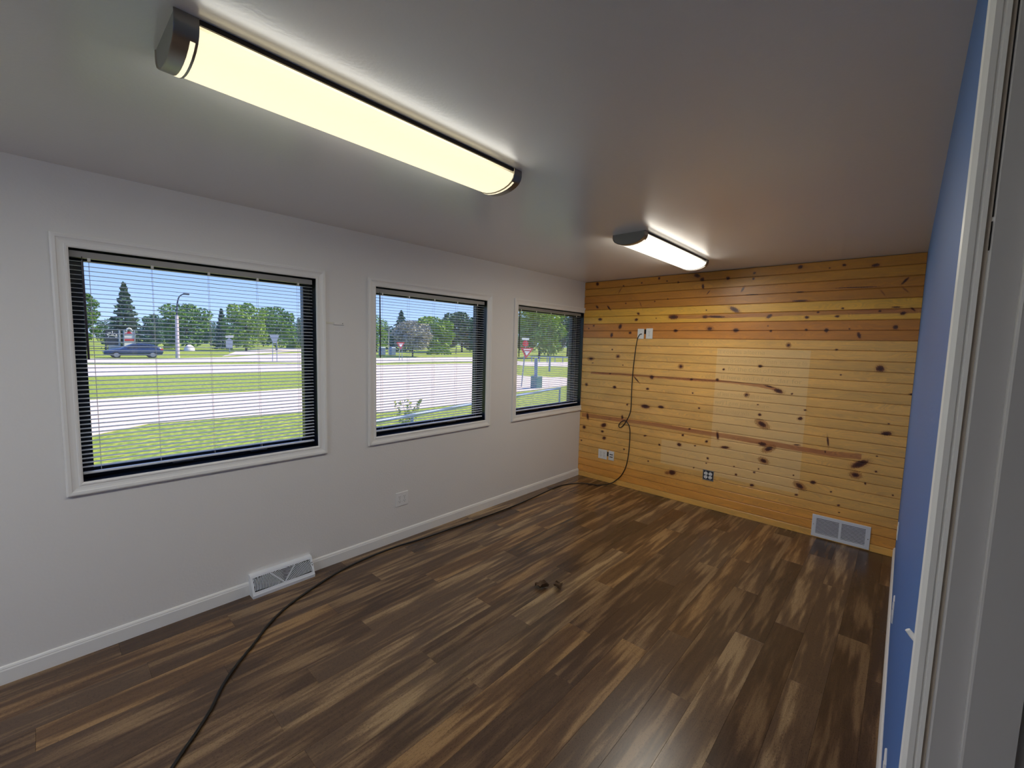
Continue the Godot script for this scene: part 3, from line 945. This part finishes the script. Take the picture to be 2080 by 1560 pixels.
func dead_leaf(at: Vector3, size: float, turn: float, label: String) -> void:
	rng.seed = int(at.x * 1000.0)
	var rows := []
	for i in 9:
		var u := i / 8.0
		var wide := sin(PI * pow(u, 0.8)) * 0.42 * (1.0 + 0.35 * sin(i * 2.6))
		var row := []
		for j in 7:
			var v := (j - 3) / 3.0
			row.append(Vector3((u - 0.5) * size, 0.004 + size * (0.22 * v * v + 0.10 * sin(u * 7.0 + v * 3.0) + 0.10), v * wide * size * (1.0 - 0.25 * absf(v))))
		rows.append(row)
	var st := mb()
	grid(st, rows)
	tube(st, [Vector3(-0.5 * size, 0.012, 0), Vector3(-0.7 * size, 0.008, 0.006), Vector3(-0.85 * size, 0.003, 0.0)], 0.0012, 0.0008, 5)
	var o := obj("dead_leaf", st, M.leaf)
	o.position = at
	o.rotation.y = turn
	tag(o, label, "leaf", "dead leaves on the floor")

func build_bracket() -> void:
	var root := thing("wall_bracket", "small white painted bracket strip screwed to the wall between two windows", "bracket", Vector3(0, 1.7635, 3.22))
	root.position = Vector3(0, 1.766, 3.219)
	var st := mb()
	cbox(st, Vector3(0, -0.009, -0.078), Vector3(0.007, 0.011, -0.004), 0.002)
	obj("strip", st, M.wall, root)
	st = mb()
	cbox(st, Vector3(0, -0.004, -0.006), Vector3(0.003, 0.010, 0.062), 0.001)
	cbox(st, Vector3(0, -0.007, 0.05), Vector3(0.004, 0.013, 0.075), 0.0015)
	obj("strip", st, mat(rgb(224, 222, 208), 0.6), root)
	for z in [-0.066, 0.064]:
		st = mb()
		tube(st, [Vector3(0.002, 0.002, z), Vector3(0.0082 if z < 0 else 0.0052, 0.002, z)], 0.003, -1.0, 8)
		obj("screw", st, M.slot, root)

# ------------------------------------------------------------------ outdoors
func patch(called: String, pix: Array, lift: float, m: Material, label: String) -> void:
	var flat := PackedVector2Array()
	for p in pix:
		var q := on_ground(p[0], p[1])
		flat.append(Vector2(q.x, q.z))
	var st := mb()
	prism(st, flat, func(u: float, v: float, w: float) -> Vector3: return Vector3(u, w, v), GY + 0.004, GY + lift)
	part_of_room(obj(called, st, m), label)

func build_ground() -> void:
	var st := mb()
	box(st, Vector3(-420, GY - 0.5, -420), Vector3(-0.16, GY, 260))
	part_of_room(obj("ground_lawn", st, M.grass), "sunlit mown grass outside the windows")
	patch("gravel_lot", [[60, 912], [300, 862], [500, 846], [650, 834], [770, 838], [960, 820], [1050, 797], [1190, 779], [1190, 769], [1060, 764], [960, 738], [860, 740], [765, 742], [700, 776], [620, 789], [500, 797], [300, 806], [60, 820]], 0.02, M.gravel, "pale gravel parking lot")
	patch("road_near", [[60, 766], [300, 763], [500, 758], [640, 752], [765, 743], [765, 740], [640, 739], [300, 742], [60, 741]], 0.024, M.road, "pale road beyond the grass strip")
	patch("road_far", [[60, 737], [300, 737], [500, 736], [640, 737], [765, 738], [800, 736], [860, 735], [960, 734], [1060, 743], [1190, 746], [1190, 736], [1060, 735], [960, 726], [860, 727], [765, 728], [640, 716], [560, 719], [460, 726], [300, 729], [60, 728]], 0.024, M.road, "far lane of the road")
	patch("side_road", [[452, 724], [520, 719], [640, 712], [640, 705], [520, 710], [480, 714]], 0.027, M.road, "side road leading away to the trees")

func leaf_card(st: SurfaceTool, p: Vector3, s: float, tint: float, droop := 0.0) -> void:
	var a := Vector3(rng.randf_range(-1, 1), rng.randf_range(-1, 1) - droop, rng.randf_range(-1, 1)).normalized()
	var b := a.cross(Vector3(rng.randf_range(-1, 1), rng.randf_range(-1, 1), rng.randf_range(-1, 1))).normalized()
	var n := a.cross(b)
	st.set_color(Color(tint, tint, tint * 0.95))
	for q in [p - a * s, p + b * s * 0.6, p + a * s, p - a * s, p + a * s, p - b * s * 0.6]:
		st.set_normal(n)
		st.set_uv(Vector2.ZERO)
		st.add_vertex(q)

func tree(called: String, label: String, pix_x: float, base_y: float, top_y: float, half_w: float, dist: float, m: Material, conifer: bool, cards: int, sd: int, trunk := 0.07) -> void:
	# placed by the foot of its trunk; height and spread follow from the distance
	var foot := at_x(pix_x, base_y, dist)
	foot.y = GY
	var top := at_x(pix_x, top_y, dist)
	var tall := top.y - GY
	var side := at_x(pix_x + half_w, base_y, dist)
	var wide := (Vector2(side.x, side.z) - Vector2(foot.x, foot.z)).length() * 0.95
	var root := thing(called, label, "tree", foot, "trees beyond the road")
	rng.seed = sd
	var st := mb()
	tube(st, [Vector3(0, -0.1, 0), Vector3(0.05, tall * 0.35, 0), Vector3(0, tall * 0.75, 0.05)], tall * 0.022, tall * 0.008, 7)
	if not conifer:
		for k in 5:
			var a := TAU * k / 5.0 + 0.3
			tube(st, [Vector3(0.03, tall * (0.25 + 0.06 * k), 0), Vector3(cos(a) * wide * 0.5, tall * (0.45 + 0.07 * k), sin(a) * wide * 0.5)], tall * 0.010, tall * 0.003, 5)
	obj("trunk", st, M.bark, root)
	st = mb()
	if conifer:
		for k in cards:
			var u := pow(rng.randf(), 0.7)
			var y := tall * (1.0 - u * (1.0 - trunk * 0.4))
			var whorl := 0.75 + 0.25 * sin(y / tall * 70.0)
			var r := wide * 1.35 * u * whorl * (0.55 + 0.5 * rng.randf()) + 0.1
			var a := rng.randf() * TAU
			leaf_card(st, Vector3(cos(a) * r, y - 0.12 * r, sin(a) * r), tall * 0.026, rng.randf_range(0.75, 1.15), 0.3)
	else:
		var blobs := []
		for k in 13:
			var a := k * 2.4
			var u := (k + 0.5) / 13.0
			var rr := sqrt(1.0 - pow(u * 1.7 - 0.8, 2.0) * 0.8) * 0.62
			blobs.append([Vector3(cos(a) * wide * rr, tall * (trunk + 0.12 + u * (0.78 - trunk)), sin(a) * wide * rr), wide * rng.randf_range(0.30, 0.46)])
		blobs.append([Vector3(0, tall * 0.6, 0), wide * 0.55])
		for k in cards:
			var b: Array = blobs[k % blobs.size()]
			var d := Vector3(rng.randfn(), rng.randfn(), rng.randfn()).normalized()
			var p: Vector3 = b[0] + d * float(b[1]) * pow(rng.randf(), 0.25) * Vector3(1, minf(1.0, tall * 0.16 / float(b[1])) if float(b[1]) > tall * 0.16 else 1.0, 1)
			p.y = clampf(p.y, tall * trunk * 0.7, tall)
			leaf_card(st, p, maxf(wide * 0.062, 0.16), rng.randf_range(0.7, 1.2))
	obj("foliage", st, m, root)

func build_trees() -> void:
	tree("oak", "tall loose tree at the edge of the sign lawn behind the blind wand", 178, 704, 588, 34, -88, M.leaves, false, 3800, 1)
	tree("spruce", "tall pointed spruce towering behind the roadside signs", 258, 703, 575, 40, -92, M.spruce, true, 4200, 2)
	tree("oak", "rounded tree between the tall spruce and the street lamp", 312, 703, 636, 26, -78, M.leaves_blue, false, 3000, 3)
	tree("oak", "broad rounded tree behind the street lamp", 380, 703, 617, 60, -86, M.leaves, false, 4600, 4)
	tree("spruce", "narrow pointed spruce between two broad trees", 452, 702, 626, 18, -96, M.spruce, true, 2200, 5)
	tree("linden", "bright yellow green tree behind the small blue white sign", 500, 706, 615, 48, -84, M.leaves_light, false, 4600, 6)
	tree("oak", "wide green tree behind the back of a yield sign", 562, 706, 623, 44, -90, M.leaves, false, 4200, 7)
	tree("oak", "dark bluish tree past the yield sign back", 622, 704, 640, 26, -100, M.leaves_blue, false, 2600, 8)
	tree("oak", "small leafy tree beside the thin flag pole", 765, 716, 640, 24, -78, M.leaves_light, false, 3000, 9)
	tree("spruce", "pointed spruce rising behind the silvery tree", 815, 716, 630, 26, -86, M.spruce, true, 2800, 10)
	tree("silver_maple", "silvery grey leaved tree on a thin trunk near the yield sign", 838, 726, 652, 36, -56, M.leaves_silver, false, 4600, 11, 0.2)
	tree("linden", "yellow green tree just behind the silvery tree", 880, 717, 643, 40, -76, M.leaves_light, false, 4000, 12)
	tree("oak", "tall dark tree at the far end of the lane", 938, 717, 634, 44, -84, M.leaves_blue, false, 4400, 13)
	tree("linden", "large bright leafy tree by the leaning yield sign", 1095, 724, 612, 34, -46, M.leaves_light, false, 5200, 14)
	tree("oak", "dark blue green tree at the end of the low fence", 1152, 722, 640, 26, -54, M.leaves_blue, false, 4000, 15)
	var sd := 60
	for r in [[150, 640, 34, "behind the tall loose tree"], [218, 648, 30, "between the loose tree and the tall spruce"], [338, 655, 30, "behind the shrub row and street lamp"], [428, 652, 30, "between the broad tree and narrow spruce"], [480, 660, 30, "behind the narrow spruce"], [535, 648, 34, "between the bright tree and the wide tree"], [596, 655, 30, "between the wide tree and dark bluish tree"], [648, 650, 30, "beyond the dark bluish tree"], [740, 655, 26, "beyond the small leafy tree"], [792, 662, 24, "behind the thin bare pole"], [862, 668, 24, "behind the silvery tree"], [906, 664, 26, "behind the clipped shrub"], [962, 655, 28, "behind the thin dark pole"], [1000, 640, 30, "past the tall dark lane tree"], [1065, 645, 24, "behind the leaning yield sign"], [1125, 660, 18, "behind the marker post"], [1178, 640, 18, "at the very end of the low fence"]]:
		sd += 1
		tree("oak", "dark green rear row tree " + r[3], r[0], 702 if r[0] < 700 else 712, r[1], r[2], (-112 if sd % 2 else -132) if r[0] < 980 else -90, M.leaves_blue if sd % 3 else M.leaves, false, 2400, sd, 0.04)
	# hedge and shrubs
	for s in [[892, 716, 704, 30, -64.0, "long clipped light green shrub in front of the trees", 41], [600, 703, 692, 24, -104.0, "dark green shrub row at the end of the side road", 43], [345, 704, 697, 16, -95.0, "low green shrub row behind the parked lawn signs", 44]]:
		shrub(s[0], s[1], s[2], s[3], s[4], s[5], s[6])

func shrub(x: float, base_y: float, top_y: float, half_w: float, dist: float, label: String, sd: int) -> void:
	var foot := at_x(x, base_y, dist)
	foot.y = GY
	var tall := at_x(x, top_y, dist).y - GY
	var side := at_x(x + half_w, base_y, dist)
	var wide := (Vector2(side.x, side.z) - Vector2(foot.x, foot.z)).length() * 0.74
	rng.seed = sd
	var st := mb()
	for k in 1500:
		var a := rng.randf() * TAU
		var u := sqrt(rng.randf())
		var y := tall * sqrt(1.0 - u * u) * pow(rng.randf(), 0.3)
		leaf_card(st, Vector3(cos(a) * u * wide * 0.5, y + 0.05, sin(a) * u * wide), 0.22, rng.randf_range(0.75, 1.2))
	var o := obj("shrub", st, M.leaves_light)
	o.position = foot
	tag(o, label, "shrub", "shrubs beyond the road")

func panel(st: SurfaceTool, outline: Array, thick: float) -> void:
	# outline in (z, y), facing the building (+x)
	var pts := PackedVector2Array()
	for p in outline:
		pts.append(Vector2(p[0], p[1]))
	prism(st, pts, func(u: float, v: float, w: float) -> Vector3: return Vector3(w, v, u), -thick, 0.0)

func at_panel(x: float, y: float, foot: Vector3) -> Array:
	var p := at_x(x, y, foot.x)
	return [p.z - foot.z, p.y - GY]

func yield_sign(px: Array, foot: Vector3, root: Node, x_off := 0.0) -> void:
	# red bordered inverted triangle: px = three corners in the photograph
	var a := at_panel(px[0][0], px[0][1], foot)
	var b := at_panel(px[1][0], px[1][1], foot)
	var c := at_panel(px[2][0], px[2][1], foot)
	var mid := Vector2((a[0] + b[0] + c[0]) / 3.0, (a[1] + b[1] + c[1]) / 3.0)
	for k in [["border", 1.0, M.sign_red, 0.0], ["face", 0.62, M.sign_white, 0.012]]:
		var st := mb()
		var o := []
		for p in [a, b, c]:
			var v: Vector2 = mid + (Vector2(p[0], p[1]) - mid) * float(k[1])
			o.append([v.x, v.y])
		panel(st, o, 0.03)
		var m := obj(k[0], st, k[2], root)
		m.position.x = 0.05 + x_off + float(k[3])
	var st2 := mb()
	var l: Vector2 = mid + (Vector2(a[0], a[1]) - mid) * 0.5
	var r: Vector2 = mid + (Vector2(b[0], b[1]) - mid) * 0.5
	panel(st2, [[l.x, l.y - 0.02], [r.x, r.y - 0.02], [lerpf(r.x, mid.x, 0.25), r.y - absf(l.x - r.x) * 0.16], [lerpf(l.x, mid.x, 0.25), l.y - absf(l.x - r.x) * 0.16]], 0.02)
	var w := obj("legend", st2, M.sign_red, root)
	w.position.x = 0.068 + x_off

func post(root: Node, x0: float, y0: float, x1: float, y1: float, foot: Vector3, r: float, m: Material, called := "post") -> void:
	var a := at_panel(x0, y0, foot)
	var b := at_panel(x1, y1, foot)
	var st := mb()
	tube(st, [Vector3(0, a[1], a[0]), Vector3(0, b[1], b[0])], r, -1.0, 8)
	obj(called, st, m, root)

func build_street() -> void:
	# street lamp with a curved arm
	var foot := on_ground(361, 727)
	var root := thing("street_lamp", "tall pale street lamp with a curved arm beside the road", "street lamp", foot)
	var p1 := at_panel(359, 640, foot)
	var p2 := at_panel(360, 618, foot)
	var p3 := at_panel(364, 603, foot)
	var p4 := at_panel(373, 597, foot)
	var st := mb()
	tube(st, [Vector3(0, 0, 0), Vector3(0, p1[1], p1[0])], 0.19, 0.15, 10)
	obj("pole", st, M.pole, root)
	st = mb()
	tube(st, curve([Vector3(0, p1[1], p1[0]), Vector3(0, p2[1], p2[0]), Vector3(0, p3[1], p3[0]), Vector3(0, p4[1], p4[0])], 0.2), 0.09, 0.05, 8)
	obj("arm", st, M.sign_dark, root)
	st = mb()
	cbox(st, Vector3(-0.12, p4[1] - 0.08, p4[0] - 0.5), Vector3(0.12, p4[1] + 0.08, p4[0] + 0.05), 0.04)
	obj("lamp_head", st, M.sign_dark, root)
	build_car()
	# dark lawn sign with white script
	foot = on_ground(232, 713)
	root = thing("lawn_sign", "dark lawn sign with white script lettering on pale posts", "sign", foot)
	post(root, 215, 714, 216, 671, foot, 0.10, M.sign_dark)
	post(root, 243, 714, 242, 671, foot, 0.12, M.sign_back)
	st = mb()
	panel(st, [at_panel(214, 671, foot), at_panel(243, 672, foot), at_panel(243, 701, foot), at_panel(217, 701, foot)], 0.2)
	obj("board", st, M.sign_dark, root)
	st = mb()
	for s in [[[217, 680], [220, 676], [224, 675], [221, 679], [218, 681]], [[228, 672], [227.5, 680]], [[230, 680], [232, 677], [235, 678], [236, 681]], [[219, 686], [221, 682], [227, 681.5], [234, 682.5], [238, 681], [238, 684], [234, 685]]]:
		var pts := []
		for q in s:
			var v := at_panel(q[0], q[1], foot)
			pts.append(Vector3(0.06, v[1], v[0]))
		tube(st, pts, 0.045, -1.0, 5)
	obj("lettering", st, M.sign_white, root)
	st = mb()
	panel(st, [at_panel(221, 701, foot), at_panel(242, 701, foot), at_panel(242, 714, foot), at_panel(221, 714, foot)], 0.3)
	obj("plinth", st, M.sign_back, root)
	# red and white lawn sign
	foot = on_ground(263, 712)
	root = thing("lawn_sign", "red and white lawn sign with a white arch emblem on top", "sign", foot)
	post(root, 252, 713, 251.5, 671, foot, 0.09, M.sign_back)
	post(root, 274, 713, 273, 671, foot, 0.09, M.sign_back)
	st = mb()
	panel(st, [at_panel(252, 674, foot), at_panel(273, 674, foot), at_panel(273, 705, foot), at_panel(253, 705, foot)], 0.16)
	obj("board", st, M.sign_white, root)
	st = mb()
	panel(st, [at_panel(253, 680, foot), at_panel(254.5, 676, foot), at_panel(257, 677.5, foot), at_panel(260, 673, foot), at_panel(262, 674, foot), at_panel(263.5, 672.5, foot), at_panel(266, 676, foot), at_panel(270, 679.5, foot), at_panel(262, 678.6, foot)], 0.05)
	obj("emblem", st, M.sign_red, root).position.x = 0.06
	st = mb()
	panel(st, [at_panel(253, 688.5, foot), at_panel(272.5, 688.5, foot), at_panel(272.5, 692.5, foot), at_panel(253, 692.5, foot)], 0.05)
	obj("band", st, M.sign_red, root).position.x = 0.06
	st = mb()
	var arch := []
	for k in 9:
		var v := at_panel(262 - 5.5 * cos(PI * k / 8.0), 672.5 - 5.5 * sin(PI * k / 8.0), foot)
		arch.append(Vector3(0, v[1], v[0]))
	tube(st, arch, 0.10, -1.0, 6)
	obj("arch", st, M.sign_white, root)
	# white rounded rock
	foot = on_ground(385, 713)
	rng.seed = 8
	var rows := []
	for i in 7:
		var row := []
		var a := PI / 2.0 * i / 6.0
		for j in 12:
			var b := TAU * j / 12.0
			row.append(Vector3(cos(a) * cos(b) * 0.6, sin(a) * 1.0, cos(a) * sin(b) * 0.72) * (1.0 + 0.05 * sin(j * 2.0 + i)))
		rows.append(row)
	st = mb()
	grid(st, rows, true)
	var rock := obj("white_rock", st, M.boulder)
	rock.position = foot
	tag(rock, "large rounded white rock on the lawn behind the street lamp", "rock")
	# sign backs and yield signs
	foot = on_ground(468, 716)
	root = thing("road_sign", "pale blue backed road sign with a plate above it", "sign", foot)
	post(root, 466.5, 716, 465.5, 681, foot, 0.07, M.sign_back)
	st = mb()
	panel(st, [at_panel(457, 682, foot), at_panel(474, 681.5, foot), at_panel(474, 686, foot), at_panel(458, 686, foot)], 0.05)
	obj("plate", st, M.sign_white, root).position.x = 0.1
	st = mb()
	panel(st, [at_panel(458, 691, foot), at_panel(465, 687, foot), at_panel(472.5, 691, foot), at_panel(472, 707.5, foot), at_panel(459, 707.5, foot)], 0.05)
	obj("sign_panel", st, M.sign_back, root).position.x = 0.1
	foot = on_ground(558, 735)
	root = thing("road_sign", "grey back of a triangular sign on two thin posts", "sign", foot)
	for x in [[553.7, 554], [562.7, 562]]:
		post(root, x[0], 735, x[1], 684, foot, 0.035, M.sign_back)
	st = mb()
	panel(st, [at_panel(546.5, 680, foot), at_panel(567, 680, foot), at_panel(560.5, 697, foot), at_panel(554.5, 697, foot)], 0.02)
	obj("sign_panel", st, M.sign_back, root).position.x = 0.07
	foot = on_ground(814, 733)
	root = thing("yield_sign", "red and white yield sign on two thin posts before the silvery tree", "sign", foot)
	for x in [[811, 812], [817, 816]]:
		post(root, x[0], 733, x[1], 700, foot, 0.035, M.sign_back)
	yield_sign([[805, 695.5], [821.5, 695.5], [813.5, 709.5]], foot, root)
	foot = on_ground(1059, 786)
	root = thing("yield_sign", "large leaning yield sign with a red octagon and white plate above", "sign", foot)
	post(root, 1059, 786, 1069, 690, foot, 0.035, M.galv)
	yield_sign([[1057, 706], [1083, 707], [1067, 728]], foot, root)
	st = mb()
	var oct := []
	for k in 8:
		var a := TAU * (k + 0.5) / 8.0
		oct.append(at_panel(1067 + 6.0 * cos(a), 698 + 6.5 * sin(a), foot))
	panel(st, oct, 0.03)
	obj("octagon", st, M.sign_red, root).position.x = 0.03
	st = mb()
	panel(st, [at_panel(1060, 686, foot), at_panel(1074, 686.5, foot), at_panel(1074, 690.5, foot), at_panel(1060, 690, foot)], 0.03)
	obj("plate", st, M.sign_white, root).position.x = 0.03
	# posts, pedestal, poles
	foot = on_ground(1090, 789)
	root = thing("utility_pedestal", "green utility pedestal with a pole behind it on the lawn", "utility box", foot)
	var lo := at_panel(1084, 789, foot)
	var hi := at_panel(1096.5, 763, foot)
	st = mb()
	cbox(st, Vector3(-0.25, 0, minf(lo[0], hi[0])), Vector3(0.2, hi[1], maxf(lo[0], hi[0])), 0.03)
	obj("cabinet", st, M.cabinet, root)
	post(root, 1088, 788, 1089, 727, foot, 0.09, M.rail_paint, "pole")
	foot = on_ground(1116, 754)
	root = thing("marker_post", "single grey marker post on the lawn by the road", "post", foot)
	post(root, 1116, 754, 1117, 726, foot, 0.09, M.rail_paint)
	foot = on_ground(789, 720)
	root = thing("flag_pole", "thin bare pole in front of the small leafy tree", "pole", foot)
	post(root, 789, 720, 790, 668, foot, 0.06, M.pole, "pole")
	foot = on_ground(926, 719)
	root = thing("flag_pole", "thin dark pole beside the clipped shrub", "pole", foot)
	post(root, 926, 719, 927, 704, foot, 0.07, M.sign_dark, "pole")
	for x in [776, 797]:
		foot = on_ground(x, 722)
		st = mb()
		cbox(st, Vector3(-0.4, 0, -0.45), Vector3(0.4, 1.35, 0.45), 0.08)
		var o := obj("roadside_bin", st, M.rail_paint)
		o.position = foot
		tag(o, ["blue grey bin at the roadside left of the thin pole", "blue grey bin at the roadside by the yield sign"][0 if x == 776 else 1], "bin")
	# low fence far right
	foot = on_ground(1112, 736)
	root = thing("low_fence", "low thin rail fence along the far road", "fence", foot)
	st = mb()
	var a0 := on_ground(1064, 735) - foot
	var a1 := on_ground(1190, 738) - foot
	tube(st, [a0 + Vector3(0, 0.75, 0), a1 + Vector3(0, 0.75, 0)], 0.06, -1.0, 6)
	obj("rail", st, M.rail_paint, root)
	for k in 9:
		st = mb()
		var p := a0.lerp(a1, k / 8.0)
		tube(st, [p, p + Vector3(0, 0.8, 0)], 0.06, -1.0, 6)
		obj("post", st, M.rail_paint, root)
	# pipe guard rail close to the building
	root = thing("guard_rail", "grey blue pipe guard rail just outside the windows", "railing", Vector3(-4.85, GY, -3.4))
	st = mb()
	var r0 := Vector3(-3.70, 0.2 - GY, 1.75) - Vector3(-4.85, 0, -3.4)
	var r1 := Vector3(-5.75, 0.2 - GY, -7.5) - Vector3(-4.85, 0, -3.4)
	tube(st, [r0, r1], 0.034, -1.0, 10)
	obj("rail", st, M.rail_paint, root)
	for u in [0.10, 0.225, 0.62, 0.995]:
		var p := r0.lerp(r1, u)
		st = mb()
		tube(st, [Vector3(p.x, 0, p.z), Vector3(p.x, 0.2 - GY, p.z)], 0.032, -1.0, 10)
		obj("post", st, M.rail_paint, root)
	# tall weed by the guard rail
	foot = Vector3(-5.2, GY, -0.95)
	root = thing("tall_weed", "tall yellow green weed growing behind the guard rail", "plant", foot)
	rng.seed = 99
	st = mb()
	var lv := mb()
	for k in 9:
		var a := rng.randf() * TAU
		var tip := Vector3(cos(a) * 0.32, rng.randf_range(0.7, 1.12), sin(a) * 0.32)
		tube(st, curve([Vector3(cos(a) * 0.05, 0, sin(a) * 0.05), tip * Vector3(0.4, 0.6, 0.4), tip], 0.1), 0.008, 0.003, 5)
		for j in 34:
			leaf_card(lv, tip * Vector3(pow(j / 33.0, 1.6), j / 33.0, pow(j / 33.0, 1.6)) + Vector3(rng.randf_range(-0.07, 0.07), 0, rng.randf_range(-0.07, 0.07)), 0.05, rng.randf_range(0.8, 1.15))
	obj("stems", st, M.bark, root)
	obj("leaves", lv, M.weed, root)

func build_car() -> void:
	var a := on_ground(241.5, 728)
	var b := on_ground(314, 728.3)
	var mid := (a + b) / 2.0
	mid.x = -55.5
	var root := thing("parked_car", "dark blue hatchback driving past on the road", "car", Vector3(mid.x, GY, mid.z))
	root.name = "car"
	# stations along z (front is +z): z, sill, belt, roof, half width low, half width top
	var s := [[2.30, 0.42, 0.60, 0.62, 0.70, 0.60], [2.22, 0.30, 0.70, 0.74, 0.82, 0.72], [1.7, 0.24, 0.80, 0.86, 0.88, 0.80], [1.05, 0.24, 0.88, 0.95, 0.90, 0.80], [0.55, 0.24, 0.92, 1.22, 0.90, 0.66], [0.1, 0.24, 0.94, 1.42, 0.90, 0.62], [-0.6, 0.24, 0.95, 1.46, 0.90, 0.62], [-1.3, 0.24, 0.97, 1.42, 0.90, 0.62], [-1.85, 0.26, 0.98, 1.22, 0.88, 0.64], [-2.15, 0.32, 0.96, 1.02, 0.84, 0.70], [-2.25, 0.42, 0.86, 0.9, 0.78, 0.70]]
	var rows := []
	for k in s:
		var row := []
		for e in [[-0.7, k[1]], [-1.0, k[1] + 0.12], [-1.02, (k[1] + k[2]) / 2.0], [-1.0, k[2]]]:
			row.append(Vector3(float(e[0]) * k[4], e[1], k[0]))
		for e in [-1.0, -0.8, 0.8, 1.0]:
			row.append(Vector3(e * k[5], float(k[3]) - (0.04 if absf(e) > 0.9 else 0.0), k[0]))
		for e in [[1.0, k[2]], [1.02, (k[1] + k[2]) / 2.0], [1.0, k[1] + 0.12], [0.7, k[1]]]:
			row.append(Vector3(float(e[0]) * k[4], e[1], k[0]))
		rows.append(row)
	var st := mb()
	grid(st, rows, true)
	fan(st, rows[0])
	fan(st, rows[-1])
	obj("body", st, M.car, root)
	for side in [-1.0, 1.0]:
		for w in [[0.62, 0.98, 0.30, 1.28, -0.28, 1.36, -0.28, 0.99], [-0.36, 1.0, -0.36, 1.37, -1.2, 1.34, -1.2, 1.01], [-1.28, 1.02, -1.28, 1.32, -1.62, 1.2, -1.8, 1.04]]:
			st = mb()
			var pts := []
			for k in 4:
				var y: float = w[k * 2 + 1]
				pts.append(Vector3(side * (lerpf(0.90, 0.63, clampf((y - 0.94) / 0.46, 0.0, 1.0)) + 0.02), y, w[k * 2]))
			quad(st, pts[0], pts[1], pts[2], pts[3])
			obj("side_window", st, M.car_glass, root)
	for zz in [1.42, -1.38]:
		for side in [-1.0, 1.0]:
			st = mb()
			var c := Vector3(side * 0.80, 0.32, zz)
			tube(st, [c - Vector3(0.11, 0, 0), c + Vector3(0.11, 0, 0)], 0.325, -1.0, 20)
			var wheel := obj("wheel", st, M.tyre, root)
			st = mb()
			tube(st, [c - Vector3(0.118, 0, 0), c + Vector3(0.118, 0, 0)], 0.215, -1.0, 14)
			obj("hub", st, M.wheel_rim, wheel)
	for side in [-1.0, 1.0]:
		st = mb()
		cbox(st, Vector3(side * 0.68 - 0.17, 0.80, -2.24), Vector3(side * 0.68 + 0.19, 0.95, -1.98), 0.03)
		obj("tail_lamp", st, M.tail, root)
		st = mb()
		cbox(st, Vector3(side * 0.62 - 0.15, 0.60, 2.10), Vector3(side * 0.62 + 0.17, 0.70, 2.26), 0.03)
		obj("headlamp", st, M.wheel_rim, root)

# ------------------------------------------------------------------
func _ready() -> void:
	var cam := Camera3D.new()
	put(cam, "camera", self)
	cam.transform = Transform3D(B, EYE)
	cam.fov = 83.1778
	cam.near = 0.02
	cam.far = 900.0
	cam.current = true
	var sky_m := ProceduralSkyMaterial.new()
	sky_m.sky_top_color = Color(0.18, 0.46, 0.90)
	sky_m.sky_horizon_color = Color(0.74, 0.86, 1.0)
	sky_m.sky_curve = 0.13
	sky_m.ground_bottom_color = Color(0.45, 0.46, 0.40)
	sky_m.ground_horizon_color = Color(0.70, 0.74, 0.76)
	sky_m.sky_energy_multiplier = 1.22
	var sky := Sky.new()
	sky.sky_material = sky_m
	var env := Environment.new()
	env.background_mode = Environment.BG_SKY
	env.sky = sky
	env.tonemap_mode = Environment.TONE_MAPPER_LINEAR
	env.tonemap_exposure = 1.0
	env.sdfgi_enabled = true
	env.ssao_enabled = true
	env.ssil_enabled = true
	var we := WorldEnvironment.new()
	we.environment = env
	put(we, "sky", self)
	var sun := DirectionalLight3D.new()
	put(sun, "sun", self)
	sun.look_at_from_position(Vector3(2.0, 8.0, -7.0), Vector3.ZERO)
	sun.light_color = Color(1.0, 0.94, 0.82)
	sun.light_energy = 2.7
	sun.light_angular_distance = 0.6
	sun.shadow_enabled = true
	sun.sky_mode = DirectionalLight3D.SKY_MODE_LIGHT_ONLY

	make_materials()
	build_ground()
	build_room()
	ceiling_light(3.107, 4.382, Color(1.0, 0.95, 0.80), Color(0.99, 0.98, 0.94), 1.05, 1.2, "brushed nickel wraparound ceiling light with warm glow between the doorway and windows")
	ceiling_light(0.585, 1.855, Color(1.0, 0.98, 0.93), Color(1.0, 0.97, 0.91), 1.3, 1.9, "brushed nickel wraparound ceiling light with white glow near the pine wall")
	ceiling_light(5.63, 6.905, Color(1.0, 0.95, 0.80), Color(0.97, 0.98, 1.0), 1.05, 3.4, "added unseen brushed nickel wraparound ceiling light past the doorway")  # out of view, added to brighten the door casing and ceiling
	build_plates()
	build_register()
	build_grille()
	build_cable()
	dead_leaf(Vector3(1.30, 0, 2.395), 0.095, 0.7, "dry curled brown leaf with a pale torn edge on the plank floor")
	dead_leaf(Vector3(1.385, 0, 2.318), 0.085, -0.6, "dry crumpled dark brown leaf on the plank floor")
	build_bracket()
	build_trees()
	build_street()
